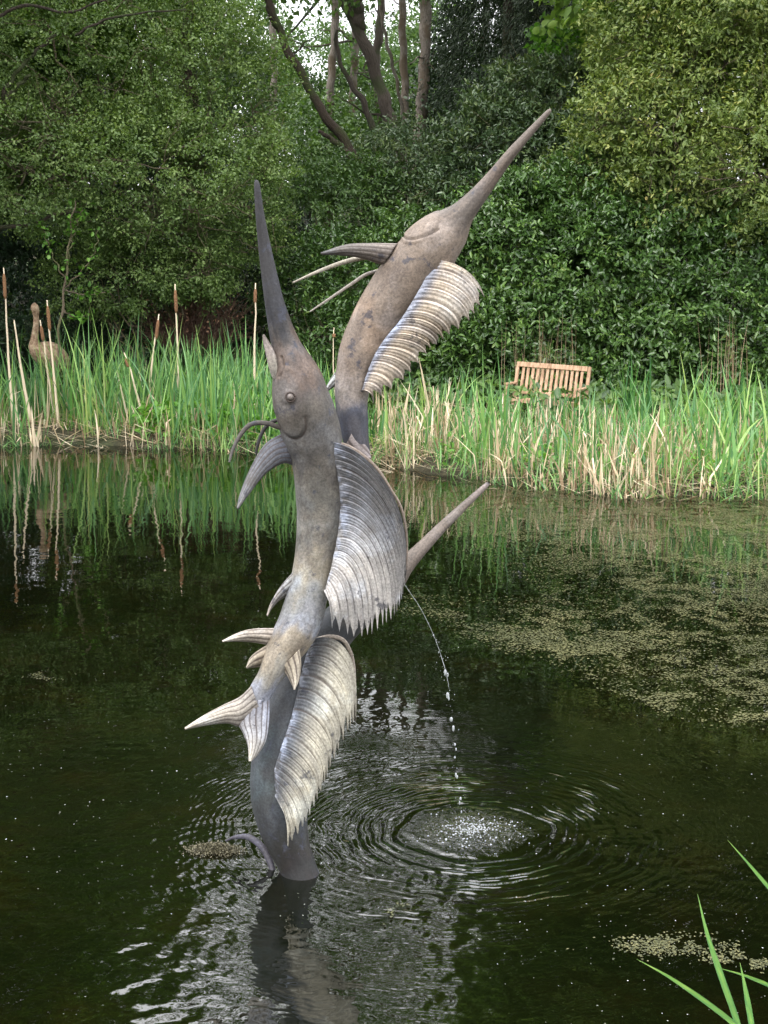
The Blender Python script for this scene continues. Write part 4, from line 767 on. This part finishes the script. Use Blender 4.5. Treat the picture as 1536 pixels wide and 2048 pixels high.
# ------------------------------------------------------------------ the fountain sculpture
FT = empty('fish_sculpture', STB, 'weathered bronze sculpture of three leaping sailfish standing in the pond', 'sculpture')
def poly_dist(qx, qy, pts):
    pts = catmull(np.array(pts, float), 40); d = np.full(qx.shape, 1e9)
    for i in range(len(pts)-1):
        a, b = pts[i], pts[i+1]; ab = b-a; t = np.clip(((qx-a[0])*ab[0]+(qy-a[1])*ab[1])/(ab@ab+1e-9), 0, 1)
        d = np.minimum(d, np.hypot(qx-a[0]-t*ab[0], qy-a[1]-t*ab[1]))
    return d
def body(name, ctrl, parent, grooves=(), lifts=(), nr=420, ns=96, mat='bronze', label=None):
    """ctrl rows: px, py, Y, half width px, depth ratio, (r,g,b)"""
    c = catmull(np.array([list(r[:5])+list(r[5]) for r in ctrl], float), nr)
    pts = np.array([P(a, b, y) for a, b, y in c[:, :3]]); k = np.array([mpp(a, b, y) for a, b, y in c[:, :3]])
    T = nrm(np.gradient(pts, axis=0)); Vw = nrm(pts-np.array([0, 0, CAMZ])); S = nrm(np.cross(T, Vw)); D = nrm(np.cross(S, T))
    th = np.linspace(0, 2*np.pi, ns, endpoint=False); a = np.maximum(c[:, 3], .3)*k; b = a*c[:, 4]
    V = pts[:, None]+np.cos(th)[None, :, None]*S[:, None]*a[:, None, None]+np.sin(th)[None, :, None]*D[:, None]*b[:, None, None]
    nn = nrm(np.cos(th)[None, :, None]*S[:, None]/1+np.sin(th)[None, :, None]*D[:, None])
    face = np.sum(nn*Vw[:, None], -1) < .15
    px, py = proj(V); rd = np.ones(px.shape); disp = np.zeros(px.shape)
    for g, dep, wd in grooves:
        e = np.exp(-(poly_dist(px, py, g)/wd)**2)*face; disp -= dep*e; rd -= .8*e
    for (ex, ey, ax, ay, rot, h, sharp) in lifts:
        dx, dy = px-ex, py-ey; cr, sr = math.cos(rot), math.sin(rot); u = np.hypot((dx*cr+dy*sr)/ax, (-dx*sr+dy*cr)/ay); disp += h*sm(1+sharp, 1-sharp, u)*face
    ang = th[None]; L = np.concatenate([[0], np.cumsum(np.linalg.norm(np.diff(pts, axis=0), axis=1))])
    disp += .0025*(fbm(L[:, None]*14+0*ang, np.cos(ang)*2+3+0*L[:, None], 3)-.5)*sm(8, 30, c[:, 3])[:, None]
    V = V+nn*disp[..., None]
    i = np.arange(nr-1)[:, None]*ns; j = np.arange(ns)[None]; j2 = (j+1) % ns; Q = np.stack([i+j, i+j2, i+ns+j2, i+ns+j], -1).reshape(-1, 4)
    VV = np.vstack([V.reshape(-1, 3), pts[:1], pts[-1:]]); c0 = nr*ns; j = np.arange(ns); j2 = (j+1) % ns
    Tt = np.vstack([np.stack([np.full(ns, c0), j2, j], 1), np.stack([np.full(ns, c0+1), (nr-1)*ns+j, (nr-1)*ns+j2], 1)])
    gi = np.arange(nr)[:, None]+(fbm(L[:, None]*9+3, np.abs(ang-np.pi)*1.1+5+ctrl[0][0]*.01, 4)-.5)*nr*.17*sm(8, 24, c[:, 3])[:, None]
    gi = np.clip(gi, 0, nr-1).astype(int); cc = np.concatenate([c[:, 5:8][gi], np.ones((nr, ns, 1))], -1).reshape(-1, 4); cc = np.vstack([cc, cc[:1], cc[-1:]])
    dep = np.mean(a); U = np.stack([np.repeat(L, ns), np.tile(np.abs(th-np.pi)*.06, nr), np.full(nr*ns, float(ctrl[0][0])*.01)], 1); U = np.vstack([U, U[:1], U[-1:]])
    o = mesh_np(name, VV, Q, M[mat], parent, True, {'col': np.clip(cc, .01, 1), 'uvl': U, 'ridge': np.concatenate([rd.ravel(), [1, 1]])}, Tt)
    if label: o['label'] = label
    return o
def slab(name, mid, nrmv, th, front, colr, U, ridge, parent, mat='sail'):
    """closed plate from a grid (n,m,3)"""
    n, m = mid.shape[:2]; F = mid+nrmv*(th/2+front)[..., None]; Bk = mid-nrmv*(th/2-front*.5)[..., None]
    V = np.vstack([F.reshape(-1, 3), Bk.reshape(-1, 3)]); i = np.arange(n-1)[:, None]*m; j = np.arange(m-1)[None]; o = n*m
    Q1 = np.stack([i+j, i+m+j, i+m+j+1, i+j+1], -1).reshape(-1, 4); Q2 = Q1[:, ::-1]+o
    def strip(ix): return np.stack([ix[:-1], ix[1:], ix[1:]+o, ix[:-1]+o], 1)
    rim = np.concatenate([np.arange(m), np.arange(1, n)*m+m-1, (n-1)*m+np.arange(m-2, -1, -1), np.arange(n-2, -1, -1)*m])
    Q = np.vstack([Q1, Q2, strip(rim)]); A = lambda x: np.concatenate([x.reshape(n*m, -1), x.reshape(n*m, -1)])
    return mesh_np(name, V, Q, M[mat], parent, True, {'col': np.clip(A(colr), .01, 1), 'uvl': A(U), 'ridge': A(ridge).ravel()})
def gridn(mid):
    a = np.gradient(mid, axis=0); b = np.gradient(mid, axis=1); n = nrm(np.cross(a, b)); view = nrm(mid-np.array([0, 0, CAMZ])); s = np.sign(np.sum(n*view, -1, keepdims=True)); s[s == 0] = 1; return -n*s
def sail(name, keys, rays, parent, Yb, Yt, cb, ct, amp=.0045, notch=26, colmix=None, per=14, nr=70):
    """keys rows: base, ctrl, ctrl, tip (px) ; Yb/Yt depth at base and at tips per key"""
    K = np.array(keys, float).reshape(len(keys), 8); K = np.concatenate([K, np.array(Yb)[:, None], np.array(Yt)[:, None]], 1); n = rays*per+1; C = catmull(K, n)
    ph = np.linspace(0, rays, n); ph = ph+.12*np.sin(ph*2.1+1)+.12*np.sin(ph*.9); ph = (ph-ph[0])*rays/(ph[-1]-ph[0]); fr = ph-np.floor(ph); q = np.minimum(fr, 1-fr)*2
    p0, p1, p2, p3 = C[:, 0:2], C[:, 2:4], C[:, 4:6], C[:, 6:8]; ln = np.linalg.norm(p3-p0, axis=1)
    jit = vn(np.round(ph)*3.7+5, np.round(ph)*0+keys[0][0][0])
    cut = np.clip(notch*(.55+.9*jit)/ln, 0, .5)*(1-(1-q)**1.6); rend = 1-cut
    r = np.linspace(0, 1, nr)[None]*rend[:, None]; R_ = r[..., None]
    b2 = (1-R_)**3*p0[:, None]+3*(1-R_)**2*R_*p1[:, None]+3*(1-R_)*R_**2*p2[:, None]+R_**3*p3[:, None]
    Yy = C[:, 8:9]*(1-r)+C[:, 9:10]*r-.05*np.sin(np.pi*r)*.5
    d0 = ray(0, 0); mid = np.empty(b2.shape[:2]+(3,))
    u = (b2[..., 0]-CX)/FPX; v = (CY-b2[..., 1])/FPX; dy = math.cos(PITCH)+v*math.sin(PITCH); dz = -math.sin(PITCH)+v*math.cos(PITCH); Yy = YYv(Yy); t = Yy/dy
    mid = np.stack([u*t, Yy, CAMZ+dz*t], -1); nv = gridn(mid)
    prof = np.clip(1-fr*1.12, 0, 1)**.8; prof = np.where(fr > .86, (fr-.86)/.14, prof); env = (sm(0, .1, r)*(1-.55*sm(.55, 1, r)))
    h = amp*prof[:, None]*env+amp*.1*np.cos(ph*2*np.pi*3)[:, None]*env+.0015*(fbm(mid[..., 0]*30, mid[..., 2]*30, 3)-.5)
    th = .006*(1-.7*sm(.7, 1, r))+0*r
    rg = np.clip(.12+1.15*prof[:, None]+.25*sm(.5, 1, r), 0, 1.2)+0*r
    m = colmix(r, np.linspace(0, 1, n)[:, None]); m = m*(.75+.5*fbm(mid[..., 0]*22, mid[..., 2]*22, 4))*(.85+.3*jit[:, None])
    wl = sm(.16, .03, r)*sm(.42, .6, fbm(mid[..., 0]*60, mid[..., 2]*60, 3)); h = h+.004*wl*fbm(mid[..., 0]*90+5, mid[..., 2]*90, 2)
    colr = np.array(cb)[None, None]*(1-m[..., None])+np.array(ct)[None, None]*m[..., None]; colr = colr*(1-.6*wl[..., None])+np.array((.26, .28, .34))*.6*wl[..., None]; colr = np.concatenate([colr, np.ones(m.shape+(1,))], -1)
    U = np.stack([r*ln[:, None]*.0014, ph[:, None]*.02+0*r, 0*r+keys[0][0][0]*.01], -1)
    return slab(name, mid, nv, th, h, colr, U, rg, parent)
def fin(name, lead, trail, Y0, Y1, parent, cb, ct, th=.013, rays=6, nu=50, nv=25, z=None):
    f = (lambda q: ((q[0]/z[0])+z[1], (q[1]/z[0])+z[2])) if z else (lambda q: q)
    A = catmull(np.array([f(q) for q in lead], float), nu); C = catmull(np.array([f(q) for q in trail], float), nu); t = np.linspace(0, 1, nv)
    b2 = A[:, None]*(1-t)[None, :, None]+C[:, None]*t[None, :, None]; r = np.linspace(0, 1, nu)[:, None]; Yy = Y0+(Y1-Y0)*r+0*t[None]-.012*np.sin(np.pi*t)[None]
    u = (b2[..., 0]-CX)/FPX; v = (CY-b2[..., 1])/FPX; dy = math.cos(PITCH)+v*math.sin(PITCH); dz = -math.sin(PITCH)+v*math.cos(PITCH); Yy = YYv(Yy); tt = Yy/dy
    mid = np.stack([u*tt, Yy, CAMZ+dz*tt], -1); n = gridn(mid)
    thk = th*(np.sqrt(np.clip(1-(2*t-1)**2, 0, 1))*.8+.2)[None]*(1-.75*r)
    co = np.cos(t*rays*2*np.pi)[None]*.5+.5; fr = .0016*co*(1-r*.6)*np.sin(np.pi*t)[None]
    colr = np.array(cb)*(1-r[..., None])+np.array(ct)*r[..., None]+0*mid; colr = np.concatenate([colr, np.ones(colr.shape[:2]+(1,))], -1)
    U = np.stack([r*.2+0*t[None], t[None]*.08+0*r, 0*r+0*t[None]+lead[0][0]*.01], -1)
    return slab(name, mid, n, thk, fr, colr, U, .15+.85*co+0*r, parent)
def tube_fin(name, pts, wp, Y0, Y1, parent, c, z=None):
    f = (lambda q: ((q[0]/z[0])+z[1], (q[1]/z[0])+z[2])) if z else (lambda q: q)
    n = len(pts); return body(name, [(*f(p), Y0+(Y1-Y0)*i/(n-1), np.interp(i/(n-1), np.linspace(0, 1, len(wp)), wp), .8, c) for i, p in enumerate(pts)], parent, nr=80, ns=20)
Z1 = (2.133, 420, 180); Z2 = (2.926, 360, 620); Z3 = (3.072, 340, 1180)
GB = (.115, .093, .078); GD = (.022, .021, .023); GG = (.078, .072, .067); BL = (.19, .2, .235); OC = (.22, .19, .15); PALE = (.62, .57, .5); TAN = (.165, .13, .105)

# front fish
cA = [(512, 360, 2.13, 2.5, 1, GD), (514, 372, 2.13, 6, 1, GD), (520, 430, 2.13, 9, 1, GD), (531, 505, 2.13, 13.5, 1, GD), (546, 590, 2.12, 18.5, 1, GD), (560, 650, 2.12, 24, 1, GD), (573, 695, 2.12, 31, .95, (.05, .042, .038)),
      (584, 727, 2.11, 41, .9, (.09, .065, .052)), (594, 760, 2.11, 51, .9, (.085, .072, .065)), (603, 800, 2.11, 58, .9, (.09, .08, .07)), (614, 835, 2.12, 60, .9, GG), (626, 875, 2.13, 58, .9, GG), (634, 910, 2.14, 53, .95, GG), (638, 960, 2.15, 49, 1, (.11, .1, .087)),
      (640, 1020, 2.16, 47, 1, (.11, .104, .093)), (636, 1080, 2.16, 44, 1, (.14, .125, .105)), (628, 1130, 2.15, 41, 1, (.18, .16, .125)), (616, 1185, 2.13, 41, 1, (.17, .17, .165)), (603, 1235, 2.11, 43, 1, (.165, .165, .175)), (584, 1275, 2.09, 41, 1, OC), (567, 1302, 2.08, 36, 1, OC),
      (552, 1330, 2.065, 30, 1, OC), (538, 1356, 2.055, 25, .95, (.2, .19, .17)), (524, 1380, 2.045, 24, .8, BL), (512, 1405, 2.035, 24, .6, BL), (506, 1425, 2.03, 22, .4, BL), (503, 1440, 2.03, 12, .3, BL)]
fA = body('sailfish', cA, FT, grooves=[([(553, 830), (566, 862), (585, 877), (603, 873), (612, 855), (610, 835)], .0035, 4), ([(563, 715), (567, 735), (562, 752)], .005, 3)],
          lifts=[(582, 805, 33, 72, -.12, .0055, .09), (578, 793, 13, 14, 0, .003, .25)], nr=760, ns=140, label='front sailfish with its bill pointing straight up')
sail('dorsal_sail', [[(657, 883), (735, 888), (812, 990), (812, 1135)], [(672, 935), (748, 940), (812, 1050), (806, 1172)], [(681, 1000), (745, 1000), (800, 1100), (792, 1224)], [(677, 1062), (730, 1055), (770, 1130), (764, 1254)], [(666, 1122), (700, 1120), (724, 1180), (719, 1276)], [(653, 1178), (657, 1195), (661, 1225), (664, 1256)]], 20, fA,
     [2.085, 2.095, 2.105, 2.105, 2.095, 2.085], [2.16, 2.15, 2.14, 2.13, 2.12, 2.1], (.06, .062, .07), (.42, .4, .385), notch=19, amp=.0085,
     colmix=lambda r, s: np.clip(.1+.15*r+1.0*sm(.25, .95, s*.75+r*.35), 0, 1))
tube_fin('sail_edge', [(657, 884), (690, 890), (722, 908), (755, 938), (782, 980), (802, 1015), (812, 1060), (814, 1110), (811, 1140)], [3.5, 3.5, 3, 2.5, 2], 2.115, 2.15, fA, (.2, .16, .13))
body('lower_jaw', [(527, 669, 2.09, 2, 1, GB), (531, 682, 2.09, 5.5, 1, GB), (540, 705, 2.085, 9, 1, (.2, .17, .15)), (547, 730, 2.08, 10.5, .9, (.24, .22, .19)), (552, 752, 2.08, 8.5, .7, (.28, .26, .23)), (555, 768, 2.085, 2, .5, (.28, .26, .23))], fA, nr=90, ns=28)
def eye(px, py, Y, r, parent):
    c = P(px, py, Y); k = mpp(px, py, Y)*r; V, Q, T = sphere_geo(24, 16); V = c+V*k; n = len(V)
    mesh_np('eye', V, Q, M['bronze'], parent, True, {'col': np.tile([.13, .11, .1, 1], (n, 1)), 'uvl': V, 'ridge': np.ones(n)}, T)
    a = np.linspace(0, 2*np.pi, 40); rg = np.stack([c[0]+np.cos(a)*k*1.25, np.full(40, c[1]-.004), c[2]+np.sin(a)*k*1.25], 1)
    V, Q, T, U = tubes_geo([(rg, k*.22)], 10); mesh_np('eyelid', V, Q, M['bronze'], parent, True, {'col': np.tile([.03, .03, .03, 1], (len(V), 1)), 'uvl': U, 'ridge': np.zeros(len(V))}, T)
eye(581, 794, 2.027, 7.5, fA)
tube_fin('pelvic_ray', [(605, 694), (500, 662), (410, 672), (345, 745), (305, 830), (288, 892)], [5, 5, 4, 2], 2.1, 2.06, fA, (.06, .052, .045), Z2)
tube_fin('pelvic_ray', [(580, 640), (520, 665), (480, 720), (455, 790), (445, 850)], [4, 4, 3.5, 2], 2.14, 2.14, fA, (.03, .027, .027), Z2)
fin('pectoral_fin', [(610, 715), (500, 785), (415, 920), (352, 1075), (335, 1155)], [(665, 910), (600, 898), (505, 955), (420, 1055), (338, 1165)], 2.13, 2.06, fA, (.06, .06, .07), (.12, .115, .11), z=Z2, th=.02)
fin('pelvic_fin', [(680, 1515), (600, 1605), (540, 1700), (508, 1785)], [(650, 1660), (575, 1705), (530, 1755), (512, 1792)], 2.13, 2.09, fA, (.17, .17, .165), (.26, .23, .2), z=Z2, rays=4)
fin('anal_fin', [(660, 235), (520, 238), (420, 262), (322, 312)], [(620, 338), (500, 320), (420, 316), (322, 318)], 2.09, 2.03, fA, (.3, .26, .22), (.42, .38, .33), z=Z3, rays=4)
fin('anal_fin', [(600, 335), (530, 380), (490, 420), (468, 474)], [(570, 470), (530, 474), (500, 478), (470, 482)], 2.08, 2.05, fA, (.24, .2, .15), (.28, .25, .2), z=Z3, rays=3)
fin('second_dorsal_fin', [(795, 360), (805, 450), (795, 545), (766, 612)], [(690, 480), (722, 530), (748, 580), (762, 612)], 2.04, 2.02, fA, (.3, .26, .2), (.42, .38, .32), z=Z3, rays=4)
fin('tail_fin', [(500, 590), (430, 655), (330, 705), (200, 775), (92, 848)], [(560, 760), (440, 835), (350, 818), (220, 832), (92, 856)], 2.032, 2.0, fA, (.24, .22, .2), (.42, .38, .32), z=Z3, th=.022)
fin('tail_fin', [(612, 660), (608, 800), (590, 920), (540, 1010), (497, 1052)], [(430, 700), (412, 800), (450, 880), (480, 960), (486, 1052)], 2.036, 1.99, fA, (.24, .25, .3), (.44, .41, .35), z=Z3, th=.022)

# upper fish
cB = [(1101, 218, 2.32, 2, 1, GB), (1095, 226, 2.32, 5, 1, GB), (1066, 258, 2.32, 7.5, 1, GB), (1024, 305, 2.32, 10.5, 1, GB), (985, 355, 2.33, 14, 1, (.11, .085, .07)), (952, 396, 2.33, 19, 1, (.09, .075, .065)), (925, 427, 2.33, 26, .95, GB), (898, 458, 2.34, 44, .9, TAN), (866, 492, 2.34, 55, .9, TAN),
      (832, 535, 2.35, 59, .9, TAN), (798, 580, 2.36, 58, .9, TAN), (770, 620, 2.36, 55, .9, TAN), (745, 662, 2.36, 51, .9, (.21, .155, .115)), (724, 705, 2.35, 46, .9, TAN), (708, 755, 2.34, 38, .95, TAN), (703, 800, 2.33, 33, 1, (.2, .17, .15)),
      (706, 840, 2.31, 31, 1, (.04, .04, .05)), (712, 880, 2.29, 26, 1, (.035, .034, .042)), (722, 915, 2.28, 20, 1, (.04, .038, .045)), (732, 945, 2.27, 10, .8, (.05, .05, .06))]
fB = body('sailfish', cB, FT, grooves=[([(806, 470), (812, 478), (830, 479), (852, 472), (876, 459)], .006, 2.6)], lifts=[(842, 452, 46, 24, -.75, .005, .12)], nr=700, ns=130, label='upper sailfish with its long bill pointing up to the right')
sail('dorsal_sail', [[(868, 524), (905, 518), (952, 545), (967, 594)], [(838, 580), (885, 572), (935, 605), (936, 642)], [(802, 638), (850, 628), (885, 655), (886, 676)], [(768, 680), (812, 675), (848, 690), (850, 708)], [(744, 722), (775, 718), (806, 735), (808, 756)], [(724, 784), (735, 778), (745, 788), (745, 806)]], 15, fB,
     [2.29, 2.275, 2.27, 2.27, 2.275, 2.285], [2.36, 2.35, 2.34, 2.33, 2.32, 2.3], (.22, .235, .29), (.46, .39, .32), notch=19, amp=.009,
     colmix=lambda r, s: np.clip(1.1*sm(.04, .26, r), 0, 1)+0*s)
fin('pectoral_fin', [(800, 655), (680, 654), (580, 660), (472, 695)], [(730, 745), (640, 716), (560, 706), (474, 701)], 2.33, 2.26, fB, (.2, .17, .15), (.06, .06, .06), z=Z1, rays=5, th=.018)
tube_fin('pelvic_ray', [(720, 712), (640, 718), (560, 738), (460, 775), (353, 822)], [4, 5, 4, 1.6], 2.36, 2.3, fB, (.3, .27, .22), Z1)
tube_fin('pelvic_ray', [(720, 770), (660, 790), (600, 830), (510, 890), (426, 946)], [3.5, 3.5, 3, 1.3], 2.38, 2.36, fB, (.28, .25, .22), Z1)
fin('anal_fin', [(535, 1205), (515, 1235), (500, 1262), (490, 1288)], [(545, 1260), (525, 1268), (508, 1280), (491, 1290)], 2.36, 2.36, fB, (.3, .3, .28), (.3, .28, .26), z=Z1, rays=3)
fin('tail_fin', [(705, 860), (722, 880), (738, 900), (742, 916)], [(690, 900), (705, 925), (722, 930), (741, 918)], 2.27, 2.25, fB, (.2, .17, .16), (.15, .13, .13), rays=3, th=.02)

# lower fish, standing in the water
CD = (.032, .034, .037)
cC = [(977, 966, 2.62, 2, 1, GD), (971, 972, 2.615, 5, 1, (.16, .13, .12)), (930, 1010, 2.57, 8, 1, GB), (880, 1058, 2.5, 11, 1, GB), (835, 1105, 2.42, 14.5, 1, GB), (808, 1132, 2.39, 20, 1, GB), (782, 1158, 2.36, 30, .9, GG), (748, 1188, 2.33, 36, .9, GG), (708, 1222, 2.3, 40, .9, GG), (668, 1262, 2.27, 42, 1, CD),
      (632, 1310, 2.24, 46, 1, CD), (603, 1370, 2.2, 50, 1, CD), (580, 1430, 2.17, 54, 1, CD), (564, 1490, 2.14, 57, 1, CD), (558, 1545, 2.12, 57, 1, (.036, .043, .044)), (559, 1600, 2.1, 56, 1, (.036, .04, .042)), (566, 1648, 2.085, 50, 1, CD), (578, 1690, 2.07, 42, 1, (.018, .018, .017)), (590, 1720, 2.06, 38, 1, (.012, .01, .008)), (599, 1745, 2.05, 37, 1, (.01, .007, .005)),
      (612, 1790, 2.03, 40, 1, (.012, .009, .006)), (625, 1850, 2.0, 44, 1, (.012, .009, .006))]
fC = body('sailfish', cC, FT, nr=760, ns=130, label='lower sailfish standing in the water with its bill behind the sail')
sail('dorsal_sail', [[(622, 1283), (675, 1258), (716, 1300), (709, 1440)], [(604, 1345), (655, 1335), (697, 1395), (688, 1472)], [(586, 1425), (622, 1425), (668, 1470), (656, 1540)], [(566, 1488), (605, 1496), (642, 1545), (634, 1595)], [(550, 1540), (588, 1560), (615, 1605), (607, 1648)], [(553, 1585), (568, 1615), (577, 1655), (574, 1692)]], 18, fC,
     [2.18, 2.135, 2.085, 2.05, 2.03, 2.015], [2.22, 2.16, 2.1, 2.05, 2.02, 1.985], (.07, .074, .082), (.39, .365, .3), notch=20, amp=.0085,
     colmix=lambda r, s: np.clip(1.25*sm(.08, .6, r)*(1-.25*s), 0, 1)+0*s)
tube_fin('sail_edge', [(622, 1284), (655, 1274), (682, 1278), (697, 1296), (706, 1325), (709, 1365), (710, 1405), (710, 1442)], [5, 4.5, 4, 3, 2.2], 2.185, 2.255, fC, (.28, .24, .2))
tube_fin('tail_fin', [(342, 1543), (400, 1519), (480, 1518), (555, 1568), (604, 1645), (632, 1730), (640, 1800)], [1.5, 4, 6, 7, 7, 6, 6], 2.18, 2.05, fC, (.05, .047, .058), Z3)

# falling water
def stream():
    a = [(807, 1166, 2.2), (822, 1188, 2.24), (840, 1215, 2.28), (858, 1250, 2.32), (873, 1285, 2.35), (884, 1318, 2.37), (893, 1350, 2.385), (900, 1392, 2.4), (906, 1450, 2.41), (911, 1510, 2.41), (916, 1560, 2.41), (920, 1605, 2.41), (925, 1645, 2.41)]
    c = catmull(np.array(a, float), 200); pts = np.array([P(*q) for q in c]); lines = []
    lines.append((pts[:112:3], .0009+.0011*RNG.random(len(pts[:112:3]))**2))
    C = []; Rr = []
    yy = proj(pts)[1]
    for y, s in ((1272, 1.6), (1285, 1.3), (1305, 1.8), (1322, 1.3), (1342, 4.2), (1348, 3), (1390, 3.8), (1395, 2.6), (1441, 3.6), (1458, 3), (1492, 2.4), (1500, 2.6), (1516, 2.8), (1549, 3.2), (1556, 2.6), (1575, 1.6), (1600, 2.6), (1607, 2), (1622, 1.5), (1640, 2)):
        i = int(np.argmin(abs(yy-y))); C.append(pts[i]+RNG.normal(size=3)*.003); k = s*.85*mpp(900, y, 2.4); Rr.append((k*random.uniform(.7, 1.2), k, k*random.uniform(1.0, 2.6)))
    for i in range(46):                   # fine spray round the stream and above the splash
        j = random.randint(60, 199); C.append(pts[j]+RNG.normal(size=3)*(.004+.00006*j)); q_ = random.uniform(.0006, .0014); Rr.append((q_, q_, q_*1.3))
    for i in range(90):
        a_ = random.random()*6.28; d_ = abs(random.gauss(0, .07)); C.append(np.array([SPL[0]+math.cos(a_)*d_, SPL[1]+math.sin(a_)*d_, abs(random.gauss(0, .018))+.003])); q_ = random.uniform(.0007, .0024); Rr.append((q_, q_, q_*1.5))
    V, Q, T, U = tubes_geo(lines, 6)
    V2, Q2, T2 = sphere_geo(12, 8); C = np.array(C); Rr = np.array(Rr); o = (np.arange(len(C))*len(V2))[:, None, None]+len(V)
    VV = np.vstack([V, (C[:, None]+V2[None]*Rr[:, None]).reshape(-1, 3)]); ob = mesh_np('water_stream', VV, np.vstack([Q, (Q2[None]+o).reshape(-1, 4)]), M['drop'], None, True, None, np.vstack([T, (T2[None]+o).reshape(-1, 3)]))
    tag(ob, 'thin stream of water breaking into drops beside the sculpture', 'water jet')
stream()
print('faces', sum(len(o.data.polygons) for o in bpy.data.objects if o.type == 'MESH'))
